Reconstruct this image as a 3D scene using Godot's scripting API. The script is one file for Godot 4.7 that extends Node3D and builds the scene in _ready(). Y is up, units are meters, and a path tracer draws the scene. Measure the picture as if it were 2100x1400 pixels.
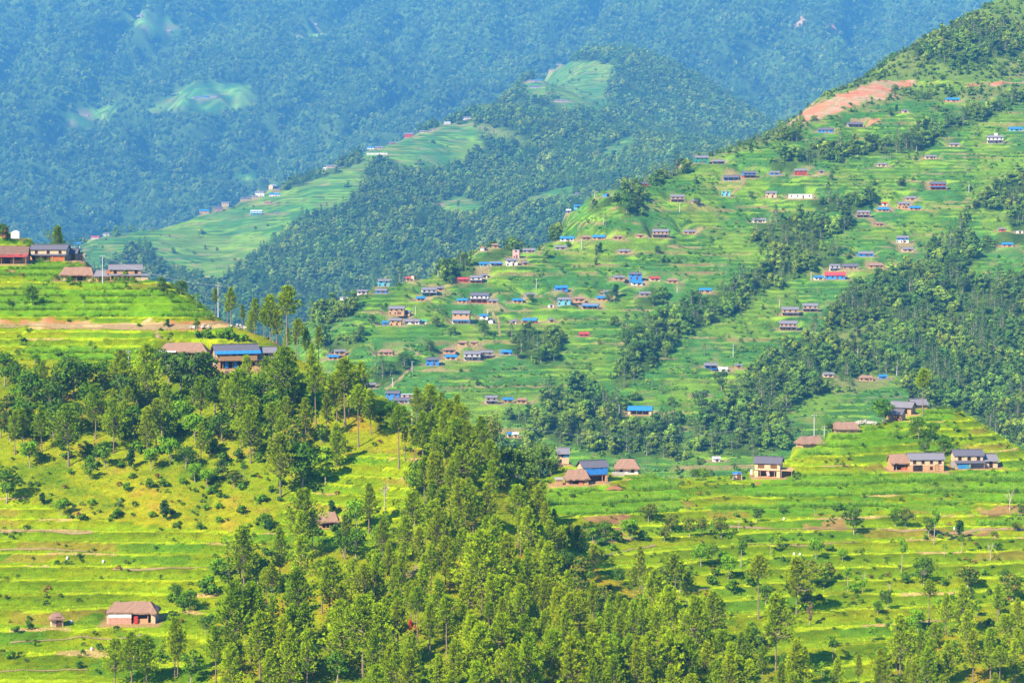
extends Node3D
# Terraced hillsides of a mountain valley. Units are metres, y up, the camera stands at the origin and looks towards -z.

const K := 0.000251898          # metres per photograph pixel at one metre from the lens
const PITCH := 0.05285
var rng := RandomNumberGenerator.new()
var M := {}
var used_names := {}
var items := []                 # [node, noun phrase, pixel, group] of what gets its label at the end
var marks := []                 # [phrase, pixel] landmarks that labels refer to

# ---------------------------------------------------------------- small helpers
func ray(px: float, py: float) -> Vector3:
	return Vector3((px - 1050.0) * K, (700.0 - py) * K, -1.0).rotated(Vector3.RIGHT, -PITCH)

func at(px: float, py: float, d: float) -> Vector3:
	return ray(px, py) * d

static func see(p: Vector3) -> Vector2:
	var c := 0.998604
	var s := 0.052825
	var y := p.y * c - p.z * s
	var z := p.y * s + p.z * c
	# undo the pitch: the lens looks down by PITCH
	return Vector2(1050.0 + p.x / (-z) / 0.000251898, 700.0 - y / (-z) / 0.000251898)

static func hash1(k: int) -> float:
	var h := (k * 374761393 + 668265263) & 0x7fffffff
	h = ((h ^ (h >> 13)) * 1274126177) & 0x7fffffff
	h = (h ^ (h >> 16)) & 0xffff
	return float(h) / 65535.0

func nm(called: String) -> String:
	if not used_names.has(called):
		used_names[called] = 0
		return called
	used_names[called] += 1
	return "%s_%03d" % [called, used_names[called]]

func tag(o: Node, label: String, category := "", group := "", kind := "") -> void:
	if label: o.set_meta("label", label)
	if category: o.set_meta("category", category)
	if group: o.set_meta("group", group)
	if kind: o.set_meta("kind", kind)

func thing(called: String, pos: Vector3, yaw := 0.0) -> Node3D:
	var o := Node3D.new()
	o.name = nm(called)
	add_child(o)
	o.position = pos
	o.rotation.y = yaw
	return o

func put(parent: Node, called: String, mesh: Mesh, mat: Material, pos := Vector3.ZERO, rot := Vector3.ZERO) -> MeshInstance3D:
	var o := MeshInstance3D.new()
	o.name = called
	o.mesh = mesh
	o.material_override = mat
	o.position = pos
	o.rotation = rot
	parent.add_child(o, true)
	return o

func box(parent: Node, called: String, size: Vector3, mat: Material, pos: Vector3, rot := Vector3.ZERO) -> MeshInstance3D:
	var b := BoxMesh.new()
	b.size = size
	return put(parent, called, b, mat, pos, rot)

# collects triangles with a colour each
class Soup:
	var v := PackedVector3Array()
	var n := PackedVector3Array()
	var c := PackedColorArray()
	func tri(a: Vector3, b: Vector3, d: Vector3, col: Color) -> void:
		var nn := (d - a).cross(b - a).normalized()
		v.append(a); v.append(b); v.append(d)
		n.append(nn); n.append(nn); n.append(nn)
		c.append(col); c.append(col); c.append(col)
	func quad(a: Vector3, b: Vector3, d: Vector3, e: Vector3, col: Color) -> void:
		tri(a, b, d, col)
		tri(a, d, e, col)
	func tube(pts: PackedVector3Array, rad: PackedFloat32Array, sides: int, col: Color) -> void:
		for i in pts.size() - 1:
			var ax := (pts[i + 1] - pts[i]).normalized()
			var u := ax.cross(Vector3(0.31, 0.17, 0.93)).normalized()
			var w := ax.cross(u)
			for k in sides:
				var a0 := TAU * k / sides
				var a1 := TAU * (k + 1) / sides
				var d0 := u * cos(a0) + w * sin(a0)
				var d1 := u * cos(a1) + w * sin(a1)
				quad(pts[i] + d0 * rad[i], pts[i + 1] + d0 * rad[i + 1], pts[i + 1] + d1 * rad[i + 1], pts[i] + d1 * rad[i], col)
	func mesh() -> ArrayMesh:
		var arr := []
		arr.resize(Mesh.ARRAY_MAX)
		arr[Mesh.ARRAY_VERTEX] = v
		arr[Mesh.ARRAY_NORMAL] = n
		arr[Mesh.ARRAY_COLOR] = c
		var m := ArrayMesh.new()
		m.add_surface_from_arrays(Mesh.PRIMITIVE_TRIANGLES, arr)
		return m

# ---------------------------------------------------------------- materials
func noise_tex(freq: float, lo: Color, hi: Color, sd: int, size := 512, fractal := 4) -> NoiseTexture2D:
	var f := FastNoiseLite.new()
	f.seed = sd
	f.noise_type = FastNoiseLite.TYPE_SIMPLEX_SMOOTH
	f.frequency = freq
	f.fractal_octaves = fractal
	var t := NoiseTexture2D.new()
	t.width = size
	t.height = size
	t.seamless = true
	t.noise = f
	var g := Gradient.new()
	g.set_color(0, lo)
	g.set_color(1, hi)
	t.color_ramp = g
	return t

func bump_tex(freq: float, sd: int, strength := 6.0) -> NoiseTexture2D:
	var t := noise_tex(freq, Color.BLACK, Color.WHITE, sd, 512)
	t.color_ramp = null
	t.as_normal_map = true
	t.bump_strength = strength
	return t

func lin(r: float, g: float, b: float) -> Color:
	return Color(r, g, b).linear_to_srgb()

func mat(c: Color, rough := 0.9, tex: Texture2D = null, scale := 0.5, bump: Texture2D = null, metal := 0.0, spec := 0.3) -> StandardMaterial3D:
	var m := StandardMaterial3D.new()
	m.albedo_color = c
	m.roughness = rough
	m.metallic = metal
	m.metallic_specular = spec
	if tex or bump:
		m.uv1_triplanar = true
		m.uv1_scale = Vector3.ONE * scale
	if tex: m.albedo_texture = tex
	if bump:
		m.normal_enabled = true
		m.normal_texture = bump
	return m

func leaf_mat(back: float, tint := Color.WHITE) -> StandardMaterial3D:
	var m := StandardMaterial3D.new()
	m.albedo_color = tint
	m.vertex_color_use_as_albedo = true
	m.roughness = 0.75
	m.metallic_specular = 0.2
	m.backlight_enabled = true
	m.backlight = Color(back, back, back).linear_to_srgb()
	m.cull_mode = BaseMaterial3D.CULL_DISABLED
	return m

func make_materials() -> void:
	var blotch := noise_tex(0.012, Color(0.62, 0.62, 0.62), Color(1, 1, 1), 11)
	var fine := noise_tex(0.05, Color(0.55, 0.55, 0.55), Color(1, 1, 1), 12)
	var rough := bump_tex(0.04, 13, 8.0)
	var straw := noise_tex(0.03, Color(0.5, 0.47, 0.45), Color(1, 0.98, 0.95), 14)
	var ground := StandardMaterial3D.new()
	ground.vertex_color_use_as_albedo = true
	ground.albedo_texture = fine
	ground.uv1_triplanar = true
	ground.uv1_world_triplanar = true
	ground.uv1_scale = Vector3.ONE * 0.11
	ground.normal_enabled = true
	ground.normal_texture = rough
	ground.roughness = 0.95
	ground.metallic_specular = 0.1
	M.ground = ground
	var gf := ground.duplicate()
	gf.uv1_scale = Vector3.ONE * 0.04
	M.ground_far = gf
	M.path = mat(lin(0.66, 0.48, 0.25), 0.95, fine, 0.3)
	M.needle = leaf_mat(0.45, lin(1.0, 0.98, 0.9))
	M.needle_bright = leaf_mat(0.45, lin(1.0, 1.0, 1.0))
	M.needle_dark = leaf_mat(0.4, lin(0.74, 0.82, 0.85))
	M.needle_yellow = leaf_mat(0.45, lin(1.0, 0.9, 0.7))
	M.leaf = leaf_mat(0.4)
	M.far_leaf = leaf_mat(0.3)
	M.bark = mat(lin(0.33, 0.24, 0.18), 0.95, fine, 0.8, rough)
	M.bark_pale = mat(lin(0.5, 0.42, 0.34), 0.95, fine, 0.8, rough)
	M.dead = mat(lin(0.55, 0.47, 0.38), 0.95, fine, 0.8)
	M.mud = mat(lin(0.64, 0.37, 0.20), 0.95, blotch, 0.45, rough)
	M.mud_red = mat(lin(0.56, 0.15, 0.07), 0.95, blotch, 0.45, rough)
	M.mud_pale = mat(lin(0.74, 0.54, 0.36), 0.95, blotch, 0.45, rough)
	M.rose = mat(lin(0.64, 0.33, 0.25), 0.95, blotch, 0.45, rough)
	M.stone = mat(lin(0.48, 0.34, 0.25), 0.95, fine, 0.6, rough)
	M.white = mat(lin(0.82, 0.80, 0.76), 0.9, blotch, 0.4)
	M.grey = mat(lin(0.38, 0.36, 0.36), 0.9, blotch, 0.4)
	M.pink = mat(lin(0.72, 0.42, 0.40), 0.9, blotch, 0.4)
	M.blue = mat(lin(0.05, 0.27, 0.78), 0.8, blotch, 0.4)
	M.cyan = mat(lin(0.16, 0.52, 0.66), 0.85, blotch, 0.4)
	M.red = mat(lin(0.50, 0.05, 0.03), 0.85, blotch, 0.4)
	M.green = mat(lin(0.04, 0.30, 0.20), 0.85, blotch, 0.4)
	M.slate = mat(lin(0.21, 0.20, 0.225), 0.9, noise_tex(0.06, Color(0.66, 0.66, 0.70), Color(1, 1, 1), 21), 0.7, rough, 0.0, 0.4)
	M.slate_dark = mat(lin(0.125, 0.12, 0.15), 0.88, noise_tex(0.06, Color(0.68, 0.68, 0.72), Color(1, 1, 1), 22), 0.7, rough, 0.0, 0.4)
	M.thatch = mat(lin(0.46, 0.30, 0.23), 1.0, straw, 0.9, bump_tex(0.09, 23, 12.0))
	M.thatch_dark = mat(lin(0.30, 0.20, 0.16), 1.0, straw, 0.9, bump_tex(0.09, 24, 12.0))
	M.tin_blue = mat(lin(0.04, 0.27, 0.62), 0.5, blotch, 0.3, null, 0.2, 0.5)
	M.tin_red = mat(lin(0.55, 0.06, 0.05), 0.55, blotch, 0.3, null, 0.1, 0.5)
	M.tin_white = mat(lin(0.70, 0.74, 0.76), 0.5, blotch, 0.3, null, 0.2, 0.5)
	M.tin_green = mat(lin(0.10, 0.45, 0.28), 0.5, blotch, 0.3, null, 0.1, 0.5)
	M.rust = mat(lin(0.36, 0.13, 0.05), 0.85, fine, 0.5)
	M.wood = mat(lin(0.24, 0.12, 0.06), 0.85, straw, 0.8)
	M.wood_pale = mat(lin(0.62, 0.40, 0.21), 0.85, straw, 0.8)
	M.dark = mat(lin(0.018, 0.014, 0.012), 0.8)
	M.soil = mat(lin(0.38, 0.17, 0.075), 0.95, fine, 0.4)
	M.pole = mat(lin(0.70, 0.70, 0.70), 0.6, fine, 0.5)
	M.cable = mat(lin(0.35, 0.35, 0.35), 0.6)
	M.rock = mat(lin(0.62, 0.58, 0.52), 0.9, fine, 0.4, rough)

# ---------------------------------------------------------------- where each land use lies
class Field:
	var code := PackedByteArray()
	var soft := PackedFloat32Array()
	func _init(base: int) -> void:
		code.resize(420 * 280)
		code.fill(base)
	func poly(value: int, txt: String) -> void:
		var pts := PackedVector2Array()
		for pair in txt.split(" ", false):
			var xy := pair.split(",")
			pts.append(Vector2(xy[0].to_float(), xy[1].to_float()))
		var lo := pts[0]
		var hi := pts[0]
		for p in pts:
			lo = lo.min(p)
			hi = hi.max(p)
		for j in range(maxi(0, int(lo.y / 5.0)), mini(279, int(hi.y / 5.0)) + 1):
			for i in range(maxi(0, int(lo.x / 5.0)), mini(419, int(hi.x / 5.0)) + 1):
				if Geometry2D.is_point_in_polygon(Vector2(i * 5.0 + 2.5, j * 5.0 + 2.5), pts):
					code[j * 420 + i] = value
	func get_code(x: float, y: float) -> int:
		return code[clampi(int(y * 0.2), 0, 279) * 420 + clampi(int(x * 0.2), 0, 419)]
	func soften(hard: Dictionary, r: int) -> void:
		var raw := PackedFloat32Array()
		raw.resize(code.size())
		for i in code.size():
			raw[i] = hard.get(code[i], 1.0)
		for pass_ in 2:
			var nxt := raw.duplicate()
			for j in 280:
				for i in 420:
					var s := 0.0
					for k in range(-r, r + 1):
						if pass_ == 0: s += raw[j * 420 + clampi(i + k, 0, 419)]
						else: s += raw[clampi(j + k, 0, 279) * 420 + i]
					nxt[j * 420 + i] = s / (2 * r + 1)
			raw = nxt
		soft = raw
	func get_soft(x: float, y: float) -> float:
		return soft[clampi(int(y * 0.2), 0, 279) * 420 + clampi(int(x * 0.2), 0, 419)]

# ---------------------------------------------------------------- a hillside: a height field through surveyed points
class Hill:
	var called := ""
	var pts := PackedVector3Array()
	var w := PackedFloat64Array()
	var x0 := 0.0
	var z0 := 0.0
	var dx := 1.0
	var dz := 1.0
	var nx := 0
	var nz := 0
	var H := PackedFloat32Array()
	var C := PackedColorArray()
	var tread := PackedByteArray()
	var use := PackedByteArray()
	var bx := 3.0
	var bnx := 0
	var bnz := 0
	var B := PackedFloat32Array()
	var near_d := 0.0
	var far_d := 0.0

	func ker(r2: float) -> float:
		return 0.0 if r2 < 1e-9 else r2 * log(r2)

	func solve(lambda: float) -> void:
		var n := pts.size()
		var N := n + 3
		var A := []
		for i in N:
			var row := PackedFloat64Array()
			row.resize(N + 1)
			A.append(row)
		for i in n:
			var p := pts[i] * 0.01
			for j in n:
				var q := pts[j] * 0.01
				A[i][j] = ker((p.x - q.x) ** 2 + (p.z - q.z) ** 2)
			A[i][i] += lambda
			A[i][n] = 1.0; A[i][n + 1] = p.x; A[i][n + 2] = p.z
			A[n][i] = 1.0; A[n + 1][i] = p.x; A[n + 2][i] = p.z
			A[i][N] = pts[i].y
		for k in N:
			var best := k
			for r in range(k + 1, N):
				if absf(A[r][k]) > absf(A[best][k]): best = r
			var tmp = A[k]
			A[k] = A[best]
			A[best] = tmp
			var prow: PackedFloat64Array = A[k]
			for r in range(k + 1, N):
				var row: PackedFloat64Array = A[r]
				var f := row[k] / prow[k]
				if f != 0.0:
					for c in range(k, N + 1):
						row[c] -= f * prow[c]
					A[r] = row
		w.resize(N)
		for k in range(N - 1, -1, -1):
			var s: float = A[k][N]
			for c in range(k + 1, N): s -= A[k][c] * w[c]
			w[k] = s / A[k][k]

	func spline(x: float, z: float) -> float:
		var n := pts.size()
		var X := x * 0.01
		var Z := z * 0.01
		var s := w[n] + w[n + 1] * X + w[n + 2] * Z
		for i in n:
			var ax := X - pts[i].x * 0.01
			var az := Z - pts[i].z * 0.01
			var r2 := ax * ax + az * az
			if r2 > 1e-9: s += w[i] * r2 * log(r2)
		return s

	func span(xa: float, xb: float, za: float, zb: float, sx: float, sz: float, coarse: float) -> void:
		x0 = xa; z0 = za; dx = sx; dz = sz
		nx = int((xb - xa) / sx) + 1
		nz = int((zb - za) / sz) + 1
		bx = coarse
		bnx = int((xb - xa) / coarse) + 2
		bnz = int((zb - za) / coarse) + 2
		B.resize(bnx * bnz)
		for j in bnz:
			for i in bnx:
				B[j * bnx + i] = spline(xa + i * coarse, za + j * coarse)
		near_d = -zb
		far_d = -za

	func base(x: float, z: float) -> float:
		var u := (x - x0) / bx
		var v := (z - z0) / bx
		var i := clampi(int(u), 0, bnx - 2)
		var j := clampi(int(v), 0, bnz - 2)
		u -= i
		v -= j
		var k := j * bnx + i
		return lerpf(lerpf(B[k], B[k + 1], u), lerpf(B[k + bnx], B[k + bnx + 1], u), v)

	func ground(x: float, z: float) -> float:
		var u := (x - x0) / dx
		var v := (z - z0) / dz
		if u < 0.0 or v < 0.0 or u >= nx - 1 or v >= nz - 1: return -1e6
		var i := int(u)
		var j := int(v)
		u -= i
		v -= j
		var k := j * nx + i
		return lerpf(lerpf(H[k], H[k + 1], u), lerpf(H[k + nx], H[k + nx + 1], u), v)

	func hit(dir: Vector3, step := 1.0) -> Vector3:
		var t := near_d
		var last := t
		while t < far_d:
			var p := dir * t
			if p.y <= ground(p.x, p.z):
				for k in 7:
					var m := (last + t) * 0.5
					var q := dir * m
					if q.y <= ground(q.x, q.z): t = m
					else: last = m
				return dir * t
			last = t
			t += step
		return Vector3.INF

	# level a yard for a building and lay bare earth on it
	func pad(p: Vector3, hw: float, hd: float, blend: float, earth: Color, paint := 0.85) -> void:
		var i0 := maxi(0, int((p.x - hw - blend - x0) / dx))
		var i1 := mini(nx - 1, int((p.x + hw + blend - x0) / dx) + 1)
		var j0 := maxi(0, int((p.z - hd - blend - z0) / dz))
		var j1 := mini(nz - 1, int((p.z + hd + blend - z0) / dz) + 1)
		for j in range(j0, j1 + 1):
			for i in range(i0, i1 + 1):
				var ex := maxf(0.0, absf(x0 + i * dx - p.x) - hw) / blend
				var ez := maxf(0.0, absf(z0 + j * dz - p.z) - hd) / blend
				var f := 1.0 - smoothstep(0.0, 1.0, sqrt(ex * ex + ez * ez))
				if f > 0.0:
					var k := j * nx + i
					H[k] = lerpf(H[k], p.y, f)
					if f > 0.3:
						use[k] = 9
					if f > 0.75:
						C[k] = C[k].lerp(earth, paint)

	func mesh() -> ArrayMesh:
		var V := PackedVector3Array()
		var N := PackedVector3Array()
		var I := PackedInt32Array()
		V.resize(nx * nz)
		N.resize(nx * nz)
		I.resize((nx - 1) * (nz - 1) * 6)
		for j in nz:
			for i in nx:
				var k := j * nx + i
				V[k] = Vector3(x0 + i * dx, H[k], z0 + j * dz)
				var a := H[k - 1] if i > 0 else H[k]
				var b := H[k + 1] if i < nx - 1 else H[k]
				var c := H[k - nx] if j > 0 else H[k]
				var d := H[k + nx] if j < nz - 1 else H[k]
				N[k] = Vector3((a - b) / (2.0 * dx), 1.0, (c - d) / (2.0 * dz)).normalized()
		var q := 0
		for j in nz - 1:
			for i in nx - 1:
				var k := j * nx + i
				I[q] = k; I[q + 1] = k + 1; I[q + 2] = k + nx
				I[q + 3] = k + 1; I[q + 4] = k + nx + 1; I[q + 5] = k + nx
				q += 6
		var arr := []
		arr.resize(Mesh.ARRAY_MAX)
		arr[Mesh.ARRAY_VERTEX] = V
		arr[Mesh.ARRAY_NORMAL] = N
		arr[Mesh.ARRAY_COLOR] = C
		arr[Mesh.ARRAY_INDEX] = I
		var m := ArrayMesh.new()
		m.add_surface_from_arrays(Mesh.PRIMITIVE_TRIANGLES, arr)
		return m

# surveyed points: "px,py,distance" along a line of sight, or with ",back,down" a point that lies that far behind and below it
func survey(h: Hill, txt: String) -> void:
	for item in txt.split(" ", false):
		var f := item.split(",")
		var p := at(f[0].to_float(), f[1].to_float(), f[2].to_float())
		if f.size() > 3:
			var flat := Vector3(p.x, 0, p.z).normalized()
			p += flat * f[3].to_float() + Vector3.DOWN * f[4].to_float()
		h.pts.append(p)

# ---------------------------------------------------------------- the land
var hills := {}
var near_use: Field
var mid_use: Field
var spur_use: Field
var mount_use: Field
var n_big := FastNoiseLite.new()
var n_mid := FastNoiseLite.new()
var n_small := FastNoiseLite.new()

func jitter_code(f: Field, q: Vector2, x: float, z: float, amp: float) -> int:
	return f.get_code(q.x + amp * n_mid.get_noise_2d(x * 3.0, z * 3.0), q.y + amp * 0.6 * n_mid.get_noise_2d(z * 3.0 + 500.0, x * 3.0))

func tone(c: Color, k: float) -> Color:
	return Color(c.r * k, c.g * k, c.b * k)

# step: height of a terrace; flat: share of the run that is tread
func shape_hill(h: Hill, f: Field, step: float, flat: float, wob: float, rough: float, far: bool, amp: float, ns_ := 1.0, folds := 0.0) -> void:
	h.H.resize(h.nx * h.nz)
	h.C.resize(h.nx * h.nz)
	h.tread.resize(h.nx * h.nz)
	h.use.resize(h.nx * h.nz)
	var riser := Color(0.145, 0.235, 0.003)
	var riser2 := Color(0.24, 0.295, 0.003)
	var riser3 := Color(0.26, 0.19, 0.03)
	var lime := Color(0.38, 0.48, 0.006)
	var grass := Color(0.22, 0.33, 0.003)
	var tan_ := Color(0.50, 0.36, 0.12)
	for j in h.nz:
		for i in h.nx:
			var x := h.x0 + i * h.dx
			var z := h.z0 + j * h.dz
			var k := j * h.nx + i
			var b := h.base(x, z)
			var nb := n_big.get_noise_2d(x * ns_, z * ns_)
			var nm_ := n_mid.get_noise_2d(x * ns_, z * ns_)
			var ns := n_small.get_noise_2d(x, z)
			b += nb * wob * 2.0 + nm_ * wob
			if folds > 0.0:      # gullies that run down the mountain
				var gu := n_big.get_noise_2d((x + 0.35 * z) * 0.13, z * 0.045)
				b -= folds * (1.0 - minf(1.0, absf(gu) * 3.2))
			var q := see(Vector3(x, b, z))
			var code := jitter_code(f, q, x, z, amp)
			var strength := f.get_soft(q.x, q.y)
			var st := b / step
			var id := int(floor(st))
			var fr := st - id
			var hs := hash1(id * 7 + 3)
			var a := flat + (hs - 0.5) * 0.24 + nm_ * 0.1
			var y := 0.0
			var is_tread := false
			if fr < a:
				y = 0.06 * fr / a
				is_tread = true
			else:
				y = 0.06 + 0.94 * (fr - a) / (1.0 - a)
			y = lerpf(b, (id + y) * step, strength)
			y += ns * rough
			h.H[k] = y
			h.tread[k] = 1 if is_tread else 0
			h.use[k] = code
			var c := grass
			var plot := hash1(id * 31 + int(floor((x + 14.0 * nb + 6.0 * nm_ + hs * 40.0) / (13.0 if not far else 24.0))) * 17 + 9)
			var side := n_mid.get_noise_2d(x * 0.35 + id * 37.0, id * 11.0)     # one strip of a terrace differs from the next along its length
			if far:
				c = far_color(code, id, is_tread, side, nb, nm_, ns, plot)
			else:
				if code == 0 or code == 4:
					if is_tread:
						c = grass
						if fr < a * 0.42:
							c = lime if side + (plot - 0.5) * 0.5 > -0.3 - 0.25 * ns else riser2
							if side + (plot - 0.5) * 0.4 > 0.36 and code == 0: c = tan_
					else:
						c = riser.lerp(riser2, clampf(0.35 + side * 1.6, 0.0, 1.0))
						if fr > a + (1.0 - a) * 0.55: c = tone(c, 0.8)  # upper riser darkened in its colour to mimic shade on the step
						if plot > 0.91: c = c.lerp(riser3, 0.6)
						elif plot < 0.2: c = c.lerp(Color(0.075, 0.20, 0.01), 0.6)
					if code == 4: c = c.lerp(Color(0.11, 0.29, 0.008), 0.65)
				elif code == 1:
					c = Color(0.18, 0.27, 0.003).lerp(Color(0.30, 0.30, 0.005), clampf(0.5 + nb * 0.9, 0.0, 1.0))
					c = c.lerp(Color(0.34, 0.19, 0.035), clampf((nm_ - 0.28) * 2.0, 0.0, 0.4))
					c = c.lerp(Color(0.10, 0.21, 0.008), clampf((-nm_ - 0.12) * 2.0, 0.0, 0.7))
				elif code == 2:
					c = Color(0.24, 0.29, 0.004).lerp(Color(0.34, 0.20, 0.015), clampf(nm_ * 1.8 + 0.02, 0.0, 0.6))
					c = c.lerp(Color(0.13, 0.23, 0.006), clampf(0.15 - nb * 1.5, 0.0, 0.8))
				elif code == 3:
					c = Color(0.46, 0.20, 0.07).lerp(Color(0.62, 0.42, 0.22), clampf(0.4 + nm_ * 1.3, 0.0, 1.0))
					c = c.lerp(Color(0.22, 0.20, 0.03), clampf(ns * 2.0, 0.0, 0.7))
				elif code == 5:
					c = Color(0.27, 0.14, 0.06).lerp(Color(0.33, 0.24, 0.07), clampf(0.5 + nm_ * 1.3, 0.0, 1.0))
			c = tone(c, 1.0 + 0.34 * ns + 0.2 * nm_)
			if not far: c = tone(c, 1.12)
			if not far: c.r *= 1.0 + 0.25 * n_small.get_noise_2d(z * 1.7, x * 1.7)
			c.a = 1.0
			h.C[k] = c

func far_color(code: int, id: int, is_tread: bool, side: float, nb: float, nm_: float, ns: float, plot: float) -> Color:
	var c := Color(0.125, 0.295, 0.02)
	if code == 1:
		c = Color(0.045, 0.095, 0.014).lerp(Color(0.10, 0.17, 0.02), clampf(0.5 + nm_, 0.0, 1.0))
	elif code == 2:
		c = Color(0.62, 0.25, 0.13).lerp(Color(0.56, 0.37, 0.25), clampf(0.5 + nm_ * 1.8, 0.0, 1.0)).lerp(Color(0.16, 0.20, 0.05), clampf((ns + nm_ * 0.6 - 0.15) * 2.5, 0.0, 0.8))
	elif code == 3:
		c = Color(0.14, 0.23, 0.03).lerp(Color(0.21, 0.24, 0.06), clampf(0.5 + nb * 1.5, 0.0, 1.0))
	else:
		var hs := hash1(id * 13 + 5)
		if is_tread:
			c = c.lerp(Color(0.27, 0.45, 0.025), clampf(0.45 + side * 1.6 + (plot - 0.5) * 0.8, 0.0, 1.0))
			if plot > 0.93: c = Color(0.36, 0.28, 0.12)
			elif plot < 0.22: c = Color(0.065, 0.20, 0.035)
		else:
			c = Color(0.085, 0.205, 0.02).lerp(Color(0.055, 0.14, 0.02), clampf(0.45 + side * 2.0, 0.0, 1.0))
			if hs < 0.14 and side < -0.05: c = Color(0.27, 0.22, 0.08)
		c = c.lerp(Color(0.07, 0.21, 0.04), clampf((nb - 0.06) * 2.2, 0.0, 0.7))
		c = c.lerp(Color(0.25, 0.35, 0.02), clampf((-nb - 0.08) * 2.0, 0.0, 0.4))
		c = Color(c.r * 1.0, c.g * 1.04, c.b)
		c = c.lerp(Color(0.33, 0.29, 0.10), clampf((n_mid.get_noise_2d(nb * 90.0, side * 60.0) - 0.2) * 1.6, 0.0, 0.4))
	return c

func lay_land() -> void:
	n_big.seed = 3
	n_big.frequency = 0.016
	n_big.fractal_octaves = 3
	n_mid.seed = 5
	n_mid.frequency = 0.06
	n_mid.fractal_octaves = 3
	n_small.seed = 9
	n_small.frequency = 0.45
	n_small.fractal_octaves = 2

	near_use = Field.new(0)
	near_use.poly(1, "0,735 190,738 420,762 640,765 820,830 880,900 830,920 680,915 640,960 600,1000 560,1070 470,1088 150,1060 0,1000")
	near_use.poly(1, "470,655 560,690 660,760 640,768 560,740 480,700")
	near_use.poly(2, "430,1400 455,1130 560,1110 700,1120 800,1150 870,1130 862,900 960,820 1050,960 1090,1080 1200,1150 1330,1220 1420,1300 1560,1335 1640,1400")
	near_use.poly(2, "1800,1400 1890,1310 1990,1260 2100,1240 2100,1400")
	near_use.poly(2, "600,840 740,820 780,900 740,930 620,920")
	near_use.poly(3, "0,655 100,652 220,660 330,656 440,655 495,652 485,671 380,673 200,671 0,666")
	near_use.poly(5, "1200,1056 1288,1052 1290,1068 1205,1071")
	near_use.poly(5, "1200,1083 1275,1078 1282,1092 1205,1096")
	near_use.poly(5, "1650,1070 1735,1066 1742,1083 1655,1086")
	near_use.poly(5, "2005,1040 2100,1034 2100,1050 2010,1056")
	near_use.poly(5, "1900,1086 2030,1082 2032,1095 1900,1098")
	near_use.poly(4, "0,536 60,536 180,540 300,545 325,560 240,592 100,575 0,560")
	near_use.poly(4, "0,585 250,590 330,586 440,640 430,648 150,645 0,642")
	near_use.poly(4, "40,702 300,712 290,748 60,730")
	near_use.poly(4, "580,755 640,770 690,830 650,845 590,800")
	near_use.poly(4, "1085,1012 1180,992 1265,1003 1390,985 1395,1048 1180,1052 1095,1040")
	near_use.poly(4, "1290,968 1385,978 1385,998 1290,996")
	near_use.poly(4, "1620,968 1830,973 2100,962 2100,1030 1900,1012 1660,1022 1500,1012")
	near_use.poly(4, "1450,1030 1900,1022 2000,1030 1990,1046 1460,1050")
	near_use.poly(4, "1650,912 1700,886 1790,870 1870,882 1860,905 1700,930 1632,936")
	near_use.poly(4, "1862,846 1910,832 1960,838 1950,856 1870,862")
	near_use.poly(4, "2000,1062 2100,1056 2100,1072 2010,1076")
	near_use.soften({0: 1.0, 1: 0.12, 2: 0.2, 3: 0.35, 4: 1.0, 5: 0.8}, 2)

	mid_use = Field.new(0)
	mid_use.poly(3, "1400,340 1520,300 1640,230 1800,160 1850,165 1900,190 1700,240 1560,300")
	mid_use.poly(3, "1650,215 1760,160 1850,100 1900,75 2050,0 2100,-5 2100,160 1990,165 1870,163 1780,170")
	mid_use.poly(1, "1860,110 2000,40 2100,60 2100,110 1960,140")
	mid_use.poly(2, "1640,228 1670,212 1710,198 1770,176 1800,164 1872,163 1876,174 1828,184 1818,193 1880,190 1870,197 1785,206 1760,214 1700,236 1665,248 1640,242")
	mid_use.poly(2, "1600,252 1640,240 1690,236 1680,242 1605,257")
	mid_use.poly(2, "1870,190 1925,184 1925,193 1880,196")
	mid_use.poly(2, "1770,248 1812,240 1812,247 1775,256")
	mid_use.poly(2, "1980,172 2100,163 2100,170 1985,176")
	mid_use.poly(3, "1830,185 1960,178 2100,175 2100,200 1980,205 1860,205")
	mid_use.poly(1, "1580,330 1650,305 1740,296 1850,283 1905,258 1990,232 2100,185 2100,205 2010,250 1920,285 1880,310 1830,315 1740,325 1640,335 1590,348")
	mid_use.poly(1, "1590,280 1620,262 1650,268 1645,285 1600,300")
	mid_use.poly(1, "1658,418 1690,404 1760,412 1800,398 1800,415 1760,428 1690,434")
	mid_use.poly(1, "1540,470 1590,450 1660,440 1700,455 1750,440 1745,470 1690,490 1730,530 1690,545 1640,560 1600,590 1560,600 1530,640 1480,650 1430,680 1390,690 1370,730 1330,760 1290,795 1255,790 1275,740 1280,690 1330,680 1370,640 1400,625 1480,590 1550,560 1580,520 1550,500")
	mid_use.poly(1, "1735,585 1790,560 1880,540 1940,500 1985,440 2020,400 2100,345 2100,500 2050,505 2000,540 1980,580 2100,560 2100,800 2000,830 1900,805 1850,770 1750,775 1700,800 1640,820 1600,860 1640,905 1560,935 1420,925 1415,870 1490,815 1560,750 1620,700 1690,680 1690,640 1720,620")
	mid_use.poly(1, "1850,790 2100,780 2100,920 2050,890 1960,840 1880,830")
	mid_use.poly(0, "1990,440 2060,420 2070,470 2010,500 1975,490")
	mid_use.poly(0, "2000,520 2100,500 2100,545 2010,560")
	mid_use.poly(3, "1700,690 1800,660 1850,690 1830,720 1740,725")
	mid_use.poly(3, "1690,790 1790,762 1840,770 1830,790 1720,810")
	mid_use.poly(1, "1100,812 1180,800 1250,806 1300,850 1390,872 1410,940 1250,935 1130,905 1045,862 1040,850 1120,848")
	mid_use.poly(1, "1050,695 1110,680 1155,690 1140,742 1095,748 1060,720")
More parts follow.
